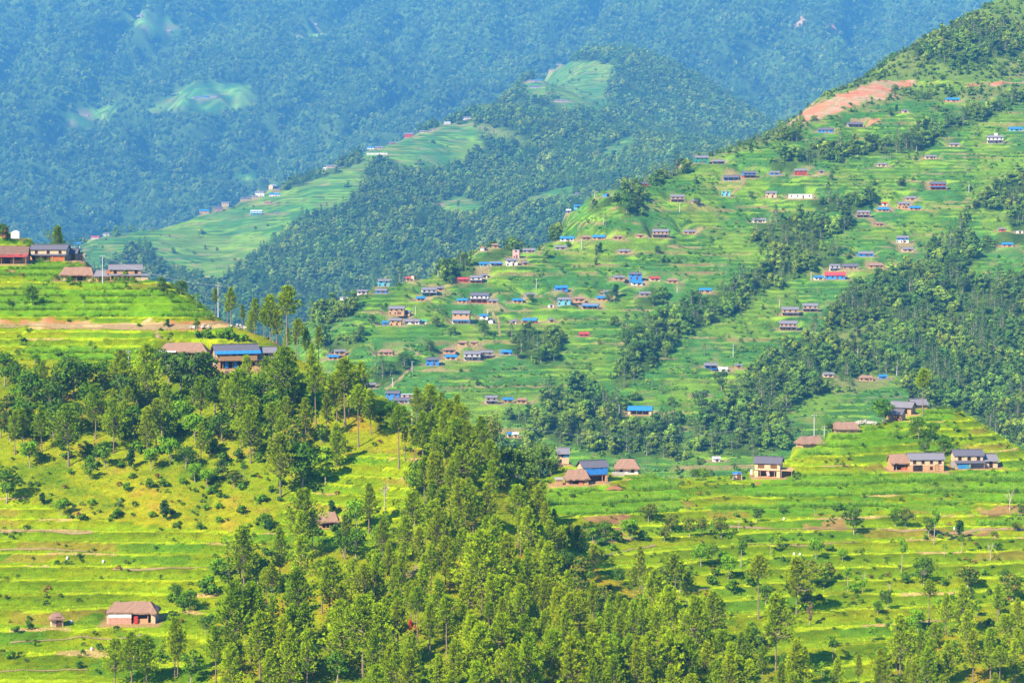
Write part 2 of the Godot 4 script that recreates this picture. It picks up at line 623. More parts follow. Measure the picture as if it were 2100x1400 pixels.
	mid_use.poly(1, "1265,405 1320,400 1322,440 1270,445")
	mid_use.poly(1, "1300,600 1350,590 1375,625 1310,632")
	mid_use.poly(1, "630,640 720,625 740,640 690,665 650,690 640,670")
	mid_use.poly(1, "760,750 830,735 850,760 780,790 755,780")
	mid_use.poly(1, "660,700 740,690 730,715 670,725")
	mid_use.poly(1, "900,560 930,545 1000,520 1060,500 1150,480 1140,492 1040,522 940,575 905,580")
	mid_use.poly(1, "700,605 740,590 860,560 850,572 760,610 720,618")
	mid_use.poly(1, "1200,425 1290,388 1400,340 1440,325 1430,345 1330,385 1280,405 1210,440")
	mid_use.poly(1, "950,905 1100,900 1110,990 950,990")
	mid_use.soften({0: 1.0, 1: 0.2, 2: 0.3, 3: 0.3}, 1)

	spur_use = Field.new(1)
	spur_use.poly(0, "160,505 220,486 400,441 570,395 690,352 760,325 745,360 690,400 640,420 560,450 470,470 480,520 450,560 400,550 300,500 250,520 200,560 160,540")
	spur_use.poly(0, "400,441 570,392 650,415 570,490 500,545 430,585 330,540 300,500")
	spur_use.poly(0, "960,262 1000,300 900,350 820,352 800,320")
	spur_use.poly(0, "1070,180 1150,122 1265,130 1245,190 1255,232 1190,228 1130,200 1085,205")
	spur_use.poly(0, "560,400 700,352 760,332 735,400 660,440 590,452")
	spur_use.poly(0, "740,300 850,275 950,250 1010,262 940,300 950,335 830,340 800,325 740,330")
	spur_use.poly(0, "1080,175 1100,160 1150,130 1250,136 1235,175 1195,182 1240,220 1200,218 1150,200 1120,178 1085,195")
	spur_use.poly(0, "895,412 950,400 1000,425 985,445 910,438")
	spur_use.poly(0, "1075,405 1140,385 1185,380 1180,398 1110,420 1050,435")
	spur_use.poly(0, "1230,310 1290,275 1320,300 1250,330")
	spur_use.poly(3, "960,250 1040,265 1090,300 1020,290")
	spur_use.soften({0: 1.0, 1: 0.0, 3: 0.2}, 1)
	mount_use = Field.new(1)
	mount_use.poly(0, "300,228 365,180 430,168 520,172 525,218 460,234 400,226 320,238")
	mount_use.poly(0, "120,252 165,222 240,218 225,248 160,256")
	mount_use.poly(0, "258,34 300,20 365,46 365,76 305,68")
	mount_use.poly(0, "590,76 635,46 664,44 664,74 620,80")
	mount_use.poly(0, "420,34 440,30 446,52 430,50")
	mount_use.poly(0, "490,362 525,345 524,370 505,376")
	mount_use.poly(2, "1632,38 1650,36 1648,60 1636,58")
	mount_use.poly(2, "1690,52 1716,50 1715,60 1698,60")
	mount_use.soften({0: 0.3, 1: 0.0, 2: 0.0}, 1)

	var a := Hill.new()
	a.called = "pine_hillside"
	survey(a, "-250,1620,315 100,1620,312 600,1620,308 1100,1620,308 1450,1650,322 1700,1700,335")
	survey(a, "-200,1400,352 0,1400,352 300,1400,350 600,1400,346 900,1400,342 1200,1400,347 1480,1400,366")
	survey(a, "-200,1262,388 60,1262,390 268,1262,390 600,1262,382 900,1262,375 1150,1262,384 1300,1262,396")
	survey(a, "-200,1080,432 200,1080,432 430,1080,430 670,1080,426 900,1080,421 1100,1090,432")
	survey(a, "-200,900,468 200,900,468 560,900,464 800,900,462 960,922,474")
	survey(a, "-200,735,500 200,735,502 375,737,502 540,750,500 640,757,507 760,803,497 860,858,490 1080,1000,462")
	survey(a, "-200,672,513 0,668,515 250,667,517 460,667,517 560,697,517")
	survey(a, "-200,570,546 160,575,549 260,578,549 330,582,552 400,612,545 440,645,535")
	survey(a, "-200,528,572 20,538,570 100,535,572 155,540,575 -200,470,605 0,478,602 65,495,602")
	survey(a, "65,495,602,45,22 155,540,575,45,26 330,582,552,45,32 440,645,535,40,30 560,697,517,40,30 640,757,507,40,30 760,803,497,40,28 860,858,490,40,26 960,922,474,40,24 1080,1000,462,40,22 -200,470,605,50,10 0,478,602,50,14")
	survey(a, "1100,1090,432,50,22 1300,1262,396,50,22 1480,1400,366,60,20 330,582,552,110,90 640,757,507,110,85 960,922,474,110,75 1300,1262,396,120,60")
	a.solve(0.004)
	a.span(-205, 75, -700, -318, 1.1, 0.55, 3.0)
	hills.a = a
	var b := Hill.new()
	b.called = "terraced_knoll"
	survey(b, "1300,1650,338 1600,1650,345 2000,1650,352 2350,1650,360 1500,1400,388 1800,1400,398 2100,1400,404 2350,1400,408")
	survey(b, "1340,1240,432 1600,1240,440 1850,1240,443 2100,1240,446 2350,1240,450")
	survey(b, "1150,1095,474 1300,1082,482 1600,1085,488 1900,1085,491 2100,1088,492 2350,1090,494")
	survey(b, "1090,1010,508 1220,993,516 1450,998,521 1575,976,531 1900,968,541 2050,963,543 2250,968,546")
	survey(b, "1075,988,520 1150,958,532 1290,970,534 1450,978,536 1540,964,545 1640,927,560 1700,893,572 1760,876,581 1850,858,592 1910,840,600 1960,844,600 2020,872,588 2080,908,574 2135,940,562 2300,985,556")
	survey(b, "1800,925,555 1900,895,569 1985,905,564")
	survey(b, "1075,988,520,40,26 1150,958,532,40,26 1290,970,534,40,24 1450,978,536,40,24 1540,964,545,40,26 1640,927,560,40,28 1760,876,581,40,30 1850,858,592,40,26 1910,840,600,40,26 1960,844,600,40,28 2020,872,588,40,30 2135,940,562,40,28 2300,985,556,40,24")
	survey(b, "1150,958,532,120,90 1450,978,536,120,85 1760,876,581,120,95 1960,844,600,120,95 2300,985,556,120,80 1000,1040,505 960,1090,480")
	b.solve(0.004)
	b.span(-45, 255, -740, -345, 1.2, 0.6, 3.0)
	hills.b = b
	var c := Hill.new()
	c.called = "village_hillside"
	survey(c, "500,1150,850 900,1150,845 1400,1150,845 1900,1150,860 2400,1150,875 600,1000,925 900,1000,918 1150,985,912 1500,985,912 1850,985,925 2150,985,938 2450,985,950")
	survey(c, "560,850,985 720,830,988 900,830,985 1310,846,988 1700,830,1008 2100,830,1030 2450,820,1040")
	survey(c, "630,735,1038 800,727,1036 970,732,1040 1300,722,1055 1650,722,1075 2100,700,1112 2450,700,1120")
	survey(c, "655,640,1095 742,605,1112 985,617,1106 1250,609,1120 1500,602,1132 1800,602,1148 2100,602,1162 2450,600,1175")
	survey(c, "860,574,1135 950,534,1160 1050,511,1177 1160,492,1192 1400,484,1197 1700,492,1202 2100,492,1217 2450,490,1230")
	survey(c, "1190,432,1232 1320,382,1266 1500,394,1256 1800,404,1257 2100,394,1272 2450,380,1290")
	survey(c, "1430,332,1302 1530,300,1332 1610,257,1362 1755,258,1342 1960,298,1322 2100,268,1347 2450,250,1370")
	survey(c, "1650,225,1395 1760,170,1430 1870,172,1422 2100,164,1432 2450,150,1450 1800,138,1462 1900,88,1500 1990,33,1540 2040,5,1560 2150,-60,1595 2350,-160,1640 2100,65,1505 2450,40,1530")
	survey(c, "655,640,1095,60,40 742,605,1112,60,40 860,574,1135,60,42 950,534,1160,60,42 1050,511,1177,60,42 1160,492,1192,60,42 1190,432,1232,60,42 1320,382,1266,60,42 1430,332,1302,60,42 1530,300,1332,60,42 1650,225,1395,60,42 1760,170,1430,60,42 1900,88,1500,60,42 2040,5,1560,60,42 2150,-60,1595,70,40 2350,-160,1640,80,40")
	survey(c, "655,640,1095,200,170 950,534,1160,200,170 1320,382,1266,200,170 1650,225,1395,200,170 2040,5,1560,200,150 430,800,1030,0,20")
	c.solve(0.004)
	c.span(-260, 560, -1700, -860, 3.0, 1.05, 8.0)
	hills.c = c
	var d := Hill.new()
	d.called = "far_spur"
	survey(d, "300,900,2048 700,820,2099 1100,740,2176 -200,700,2406 300,680,2406 800,640,2432 1200,560,2534 1600,440,2688 150,560,2509 500,560,2541 700,520,2573 900,480,2637 1100,420,2726 1300,350,2880 1500,310,3050 1700,330,3150")
	survey(d, "-200,560,2624 120,522,2701 220,489,2752 400,444,2816 570,389,2906 670,348,2982 760,308,3059 850,275,3140 960,246,3300 1020,218,3560 1060,172,3900 1150,138,4200 1250,134,4330 1340,172,4420 1440,222,4420 1560,282,4250 1720,345,4000")
	survey(d, "450,500,2714 650,430,2790 800,370,2920 960,350,3040 1150,270,3400 1150,190,3900 1250,230,3700 1350,280,3550 1420,290,3700 1560,330,3600")
	survey(d, "-200,560,2624,154,90 120,522,2701,154,90 400,444,2816,154,90 570,389,2906,154,90 760,308,3059,154,90 960,246,3300,154,90 1020,218,3560,154,80 1060,172,3900,154,80 1250,134,4330,154,60 1440,222,4420,154,60 1720,345,4000,154,60")
	survey(d, "120,522,2701,512,333 570,389,2906,512,333 960,246,3300,512,333 1250,134,4330,420,200 1720,345,4000,420,220")
	d.solve(0.01)
	d.span(-1000, 1100, -4800, -2080, 12.0, 2.6, 26.0)
	hills.d = d
	var e := Hill.new()
	e.called = "mountain"
	survey(e, "-500,560,4252 300,560,4252 800,480,4320 1300,420,4388 1800,360,4455 2600,300,4590 -500,380,4658 300,380,4698 700,300,4833 1050,230,4887 1500,220,4860 1900,160,4995 2600,100,5130")
	survey(e, "-500,150,5332 200,150,5332 500,140,5373 800,130,5427 1100,90,5481 1350,60,5481 1600,130,5265 1500,20,5602 1620,75,5427 1720,115,5292 1830,135,5198 1860,60,5738 2000,20,5872 2600,-50,5940")
	survey(e, "-500,-60,6008 200,-60,6048 700,-60,6102 1200,-60,6102 1600,-60,6075 1900,-60,6102 2600,-150,6210 -500,-260,6615 500,-260,6682 1200,-280,6682 2000,-260,6682 2600,-300,6750")
	survey(e, "-500,-260,6615,405,202 500,-260,6682,405,202 1200,-280,6682,405,202 2000,-260,6682,405,202 2600,-300,6750,405,202")
	e.solve(0.02)
	e.span(-2250, 2650, -7100, -4250, 18.0, 11.0, 55.0)
	hills.e = e
	shape_hill(a, near_use, 1.75, 0.6, 0.42, 0.07, false, 10.0)
	shape_hill(b, near_use, 1.75, 0.62, 0.42, 0.07, false, 10.0)
	shape_hill(c, mid_use, 2.4, 0.58, 0.34, 0.10, true, 9.0)
	shape_hill(d, spur_use, 4.2, 0.6, 2.2, 0.2, true, 7.0, 0.4)
	shape_hill(e, mount_use, 7.0, 0.6, 30.0, 0.5, true, 7.0, 0.16, 85.0)

func show_land() -> void:
	for key in ["a", "b", "c", "d", "e"]:
		var h: Hill = hills[key]
		var o := MeshInstance3D.new()
		o.name = h.called
		o.mesh = h.mesh()
		o.material_override = M.ground if key in ["a", "b"] else M.ground_far
		tag(o, "", "", "", "structure")
		add_child(o)
	var s := PlaneMesh.new()
	s.size = Vector2(11000, 9000)
	var o := MeshInstance3D.new()
	o.name = "valley_floor"
	o.mesh = s
	o.position = Vector3(0, -260, -3600)
	o.material_override = mat(lin(0.08, 0.13, 0.03), 0.95)
	tag(o, "", "", "", "structure")
	add_child(o)

func hit_near(px: float, py: float) -> Array:
	var d := ray(px, py)
	var p: Vector3 = hills.a.hit(d, 0.8)
	var q: Vector3 = hills.b.hit(d, 0.8)
	if p.length() <= q.length(): return [p, hills.a]
	return [q, hills.b]

# ---------------------------------------------------------------- plants: a few meshes of each kind, shared by all copies
var pine_forms := {}
var tree_forms := {}

func rv(a: float) -> Vector3:
	return Vector3(rng.randf_range(-a, a), rng.randf_range(-a, a), rng.randf_range(-a, a))

func vary(c: Color, k: float) -> Color:
	var f := 1.0 + rng.randf_range(-k, k)
	return Color(c.r * f * (1.0 + rng.randf_range(-k, k) * 0.35), c.g * f, c.b * f)

# a bottle-brush of needles
func tuft(s: Soup, p: Vector3, dir: Vector3, size: float, n: int, col: Color) -> void:
	for i in n:
		var d := (dir + rv(0.85) + Vector3(0, 0.25, 0)).normalized()
		var side := d.cross(rv(1.0)).normalized() * size * 0.17
		s.tri(p - side - d * size * 0.2, p + side - d * size * 0.1, p + d * size, vary(col, 0.25))

func make_pine(H: float, lo: float, wid: float, branches: int, tufts: int, col: Color, lop := 0.0) -> Array:
	var wood := Soup.new()
	var crown := Soup.new()
	var r0 := H * 0.0145 + 0.03
	var pts := PackedVector3Array()
	var rad := PackedFloat32Array()
	var bend := rv(0.012 * H)
	for i in 7:
		var t := i / 6.0
		pts.append(Vector3(bend.x * sin(t * 3.0), H * 0.97 * t - 0.4 * (1.0 - t), bend.z * sin(t * 2.4)))
		rad.append(lerpf(r0 * (1.25 if i == 0 else 1.0), 0.03, t))
	wood.tube(pts, rad, 6, Color.WHITE)
	var az := rng.randf() * TAU
	for k in branches:
		var t := (k + rng.randf()) / branches
		az += 2.4 + rng.randf_range(-0.5, 0.5)
		var y := H * (lo + (1.0 - lo) * t * 0.98)
		var prof := pow(1.0 - t, 0.8) * (0.55 + 0.45 * smoothstep(0.0, 0.16, t)) * 1.12 + 0.05
		var L := wid * prof * rng.randf_range(0.5, 1.25) * (1.0 + lop * cos(az - 1.0))
		var up := rng.randf_range(0.05, 0.35) + 0.5 * t
		var dir := Vector3(cos(az), up, sin(az)).normalized()
		var ix := clampi(int(y / (H * 0.97) * 6.0), 0, 5)
		var root := pts[ix].lerp(pts[ix + 1], clampf(y / (H * 0.97) * 6.0 - ix, 0.0, 1.0))
		var tip := root + dir * L + Vector3.UP * 0.12 * L
		wood.tube(PackedVector3Array([root, root.lerp(tip, 0.55), tip]), PackedFloat32Array([0.02 + 0.025 * L, 0.012 * L + 0.015, 0.01]), 3, Color.WHITE)
		for q in tufts:
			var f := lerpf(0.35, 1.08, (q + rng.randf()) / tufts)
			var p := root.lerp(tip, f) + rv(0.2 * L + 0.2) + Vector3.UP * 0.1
			var light := clampf(f * 1.1 - 0.1, 0.2, 1.0)  # crown shade put into the colour: tufts near the trunk are darker
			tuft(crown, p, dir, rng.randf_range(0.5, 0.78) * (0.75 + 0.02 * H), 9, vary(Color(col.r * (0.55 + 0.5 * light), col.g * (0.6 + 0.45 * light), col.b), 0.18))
	for q in 10:
		tuft(crown, Vector3(bend.x * 0.1, H * rng.randf_range(0.93, 1.0), 0) + rv(0.2), Vector3.UP, 0.7, 7, col)
	return [wood.mesh(), crown.mesh(), H]

func leaf(s: Soup, p: Vector3, nrm: Vector3, size: float, col: Color) -> void:
	var u := nrm.cross(rv(1.0)).normalized() * size
	var w := nrm.cross(u).normalized() * size * 0.6
	var b := p - nrm * size * 0.18
	s.tri(b - u, p + w, p + u * 0.9, col)
	s.tri(b - u, p + u * 0.9, p - w, vary(col, 0.12))

# crown of leaf clumps on limbs; wide and tall are the half axes of the crown, mid its centre height
func make_tree(H: float, mid: float, wide: float, tall: float, clumps: int, leaves: int, size: float, col: Color, tip: Color, stem: float, limbs := true, sides := 5) -> Array:
	var wood := Soup.new()
	var crown := Soup.new()
	var lean := rv(0.05 * H)
	var fork := Vector3(lean.x, maxf(0.15, mid - tall * 0.75), lean.z)
	wood.tube(PackedVector3Array([Vector3(0, -0.4, 0), fork * 0.5, fork, Vector3(lean.x * 1.3, mid, lean.z * 1.3)]), PackedFloat32Array([stem * 1.2, stem * 0.9, stem * 0.75, stem * 0.4]), sides, Color.WHITE)
	for k in clumps:
		var d := rv(1.0)
		while d.length() > 1.0: d = rv(1.0)
		d = d.normalized() * pow(d.length(), 0.55)
		var c := Vector3(lean.x + d.x * wide * 0.75, mid + d.y * tall * 0.78, lean.z + d.z * wide * 0.75)
		var r := (0.32 + 0.2 * rng.randf()) * minf(wide, tall) * (1.25 if clumps < 9 else 1.0)
		if limbs:
			wood.tube(PackedVector3Array([fork, fork.lerp(c, 0.5) + Vector3(0, 0.08 * H, 0), c]), PackedFloat32Array([stem * 0.5, stem * 0.28, stem * 0.1]), 3, Color.WHITE)
		var base := vary(col, 0.28)
		for q in leaves:
			var n := rv(1.0).normalized()
			if n.y < -0.3 and rng.randf() < 0.6: n.y = -n.y
			var p := c + n * r * Vector3(1.15, 0.85, 1.15) * rng.randf_range(0.75, 1.08)
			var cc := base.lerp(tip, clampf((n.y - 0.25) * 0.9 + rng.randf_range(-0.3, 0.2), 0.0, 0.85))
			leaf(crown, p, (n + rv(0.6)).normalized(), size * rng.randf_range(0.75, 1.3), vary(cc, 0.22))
	return [wood.mesh(), crown.mesh(), H]

func make_bare(H: float, n: int) -> Array:
	var wood := Soup.new()
	var top := Vector3(rv(0.3).x, H * 0.45, rv(0.3).z)
	wood.tube(PackedVector3Array([Vector3(0, -0.3, 0), top * 0.5, top]), PackedFloat32Array([0.2, 0.16, 0.13]), 5, Color.WHITE)
	for k in n:
		var az := TAU * k / n + rng.randf()
		var e := top + Vector3(cos(az) * H * 0.16, H * rng.randf_range(0.3, 0.55), sin(az) * H * 0.16)
		var m := top.lerp(e, 0.5) + rv(0.25)
		wood.tube(PackedVector3Array([top * rng.randf_range(0.7, 1.0), m, e]), PackedFloat32Array([0.11, 0.07, 0.025]), 4, Color.WHITE)
		for j in 3:
			var e2 := m + Vector3(cos(az + j - 1.0), 0.9, sin(az + j - 1.0)) * H * rng.randf_range(0.08, 0.18)
			wood.tube(PackedVector3Array([m, e2]), PackedFloat32Array([0.05, 0.015]), 3, Color.WHITE)
	return [wood.mesh(), null, H]

# an arching clump of bamboo
func make_bamboo(H: float) -> Array:
	var wood := Soup.new()
	var crown := Soup.new()
	for k in 22:
		var az := rng.randf() * TAU
		var out := Vector3(cos(az), 0, sin(az))
		var hh := H * rng.randf_range(0.7, 1.0)
		var reach := rng.randf_range(0.12, 0.4) * H
		var pts := PackedVector3Array()
		var rad := PackedFloat32Array()
		for i in 6:
			var t := i / 5.0
			pts.append(out * (0.25 + reach * t * t) + Vector3.UP * (hh * (t - 0.22 * t * t * t) - 0.3 * (1.0 - t)))
			rad.append(lerpf(0.06, 0.015, t))
		wood.tube(pts, rad, 3, Color.WHITE)
		for q in 70:
			var t := rng.randf_range(0.3, 1.0)
			var i := mini(4, int(t * 5.0))
			var p := pts[i].lerp(pts[i + 1], t * 5.0 - i) + rv(0.6)
			leaf(crown, p, (out * 0.3 + Vector3.UP * 0.6 + rv(0.8)).normalized(), rng.randf_range(0.22, 0.42), vary(Color(0.105, 0.18, 0.018), 0.3))
	return [wood.mesh(), crown.mesh(), H]

func make_plants() -> void:
	var g := Color(0.27, 0.38, 0.003)
	var fresh := Color(0.33, 0.45, 0.003)
	pine_forms = {
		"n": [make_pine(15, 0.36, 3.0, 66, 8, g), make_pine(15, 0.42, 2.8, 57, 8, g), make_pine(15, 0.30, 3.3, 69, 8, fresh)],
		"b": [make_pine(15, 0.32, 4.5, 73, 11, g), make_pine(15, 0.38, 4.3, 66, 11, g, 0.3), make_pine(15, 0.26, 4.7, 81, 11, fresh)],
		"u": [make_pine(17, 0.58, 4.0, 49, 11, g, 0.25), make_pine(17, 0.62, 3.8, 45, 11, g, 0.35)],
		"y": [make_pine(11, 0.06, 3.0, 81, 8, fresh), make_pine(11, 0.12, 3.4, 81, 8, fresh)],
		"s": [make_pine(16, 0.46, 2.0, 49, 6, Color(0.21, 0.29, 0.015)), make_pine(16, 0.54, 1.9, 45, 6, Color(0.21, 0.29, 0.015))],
	}
	var dk := Color(0.06, 0.135, 0.008)
	var md := Color(0.115, 0.25, 0.006)
	var br := Color(0.18, 0.33, 0.006)
	tree_forms = {
		"o": [make_tree(8, 4.8, 3.0, 3.2, 16, 62, 0.30, dk, md, 0.17), make_tree(8, 4.6, 3.3, 3.3, 17, 62, 0.30, dk, Color(0.09, 0.15, 0.02), 0.17), make_tree(8, 4.9, 2.7, 3.1, 15, 62, 0.28, Color(0.045, 0.085, 0.02), md, 0.16)],
		"l": [make_tree(7, 4.4, 2.5, 2.6, 13, 58, 0.30, md, br, 0.13), make_tree(7, 4.5, 2.2, 2.6, 12, 58, 0.28, Color(0.085, 0.17, 0.01), br, 0.12)],
		"c": [make_tree(7, 3.6, 1.3, 3.3, 34, 40, 0.24, Color(0.022, 0.07, 0.018), Color(0.035, 0.10, 0.02), 0.09, false)],
		"m": [make_tree(6, 3.5, 2.9, 2.4, 15, 58, 0.27, Color(0.055, 0.115, 0.012), Color(0.30, 0.25, 0.02), 0.16), make_tree(6, 3.6, 2.6, 2.4, 13, 58, 0.27, Color(0.07, 0.14, 0.01), Color(0.34, 0.20, 0.03), 0.15)],
		"t": [make_tree(9, 6.6, 1.5, 2.0, 8, 50, 0.27, dk, md, 0.13), make_tree(9, 6.3, 1.3, 2.3, 8, 50, 0.27, md, br, 0.12)],
		"g": [make_tree(9, 5.0, 1.6, 4.0, 26, 50, 0.32, Color(0.17, 0.30, 0.008), Color(0.34, 0.42, 0.01), 0.12, false)],
		"w": [make_tree(10, 6.0, 3.6, 3.6, 20, 46, 0.27, Color(0.115, 0.145, 0.03), Color(0.20, 0.20, 0.05), 0.2)],
		"x": [make_bare(8, 5), make_bare(8, 4)],
		"k": [make_bamboo(9.5), make_bamboo(8.5)],
		"h": [make_tree(2.2, 1.15, 1.35, 1.0, 7, 46, 0.22, dk, md, 0.05, false, 3), make_tree(2.2, 1.1, 1.5, 0.95, 7, 46, 0.22, md, br, 0.05, false, 3), make_tree(2.2, 1.2, 1.1, 1.05, 6, 46, 0.22, Color(0.05, 0.105, 0.012), md, 0.05, false, 3)],
		"r": [make_tree(2.6, 1.5, 0.32, 1.2, 9, 26, 0.14, Color(0.16, 0.105, 0.05), Color(0.2, 0.15, 0.08), 0.06)],
	}

const PINE_WORDS := {"n": "narrow-crowned pine", "b": "broad-crowned pine", "u": "umbrella pine", "y": "low-branched young pine", "s": "thin sparse pine"}
const TREE_WORDS := {"o": "dark round-crowned tree", "l": "light green round tree", "c": "dark columnar tree", "m": "yellow-tipped tree", "t": "slim bare-stemmed tree", "g": "bright lime-green tree", "w": "large olive-brown crowned tree", "x": "leafless pale tree", "k": "feathery bamboo clump", "h": "low green shrub", "r": "withered brown shrub"}

func size_word(h: float, lo: float, hi: float) -> String:
	return "small" if h < lo else ("tall" if h > hi else "medium")

func plant(form: String, is_pine: bool, p: Vector3, height: float, group: String) -> Node3D:
	var set_: Array = pine_forms[form] if is_pine else tree_forms[form]
	var proto: Array = set_[rng.randi() % set_.size()]
	var called := "pine_tree" if is_pine else ("shrub" if form in ["h", "r"] else ("bamboo" if form == "k" else "tree"))
	var o := thing(called, p, rng.randf() * TAU)
	var k: float = height / proto[2]
	var wk := k * (rng.randf_range(0.82, 1.08) if is_pine else rng.randf_range(0.88, 1.12))
	o.scale = Vector3(wk, k, wk)
	var bark: Material = M.bark if is_pine else (M.dead if form == "x" else M.bark_pale)
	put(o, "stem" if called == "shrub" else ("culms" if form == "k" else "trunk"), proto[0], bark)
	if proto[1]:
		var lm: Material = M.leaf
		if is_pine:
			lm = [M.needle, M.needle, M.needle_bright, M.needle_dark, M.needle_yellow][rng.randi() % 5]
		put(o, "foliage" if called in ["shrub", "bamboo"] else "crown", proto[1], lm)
	var w: String = PINE_WORDS[form] if is_pine else TREE_WORDS[form]
	if is_pine: w = size_word(height, 9.5, 14.0) + " " + w
	elif form == "h": w = ("tiny" if height < 1.6 else ("small" if height < 2.4 else "large")) + " leafy green shrub"
	elif form in ["o", "l", "m", "t", "x"]: w = size_word(height, 3.8, 7.0) + " " + w
	items.append([o, w, see(p + Vector3.UP * height * 0.5), group, "pine" if is_pine else ("shrub" if called == "shrub" else ("bamboo" if form == "k" else "tree"))])
	return o

var trunks := []          # places already taken, in the plane

func free_spot(p: Vector3, gap: float) -> bool:
	for t in trunks:
		if Vector2(t.x - p.x, t.z - p.z).length_squared() < gap * gap: return false
	return true

# "form px base height" in photograph pixels, read off the photograph
func plant_list(txt: String, is_pine: bool, group: String, hill := "") -> void:
	for item in txt.split(";", false):
		var f := item.strip_edges().split(" ", false)
		if f.size() < 4: continue
		var px := f[1].to_float()
		var py := f[2].to_float()
		var p := Vector3.INF
		if hill:
			p = hills[hill].hit(ray(px, py), 1.5)
		else:
			p = hit_near(px, minf(py, 1480.0))[0]
		if p == Vector3.INF or p.length() > 6000.0:
			# just over a crest: stand it behind the edge
			var h: Hill = hills[hill] if hill else (hills.a if px < 1075 else hills.b)
			for up in range(2, 60, 2):
				p = h.hit(ray(px, py + up), 1.0)
				if p != Vector3.INF: break
			if p == Vector3.INF: continue
		var height := f[3].to_float() * K * (-p.z)
		trunks.append(p)
		plant(f[0], is_pine, p - Vector3.UP * 0.1, height, group)

# ---------------------------------------------------------------- masses nobody could count
func scatter(called: String, label: String, cat: String, mesh: Mesh, m: Material, rows: PackedFloat32Array) -> void:
	if rows.size() == 0: return
	var mm := MultiMesh.new()
	mm.transform_format = MultiMesh.TRANSFORM_3D
	mm.use_colors = true
	mm.mesh = mesh
	mm.instance_count = rows.size() / 16
	mm.buffer = rows
	var o := MultiMeshInstance3D.new()
	o.name = nm(called)
	o.multimesh = mm
	o.material_override = m
	tag(o, label, cat, "", "stuff")
	add_child(o)

func add_row(rows: PackedFloat32Array, p: Vector3, yaw: float, sx: float, sy: float, c: Color) -> void:
	var cs := cos(yaw) * sx
	var sn := sin(yaw) * sx
	rows.append_array(PackedFloat32Array([cs, 0.0, sn, p.x, 0.0, sy, 0.0, p.y, -sn, 0.0, cs, p.z, c.r, c.g, c.b, 1.0]))

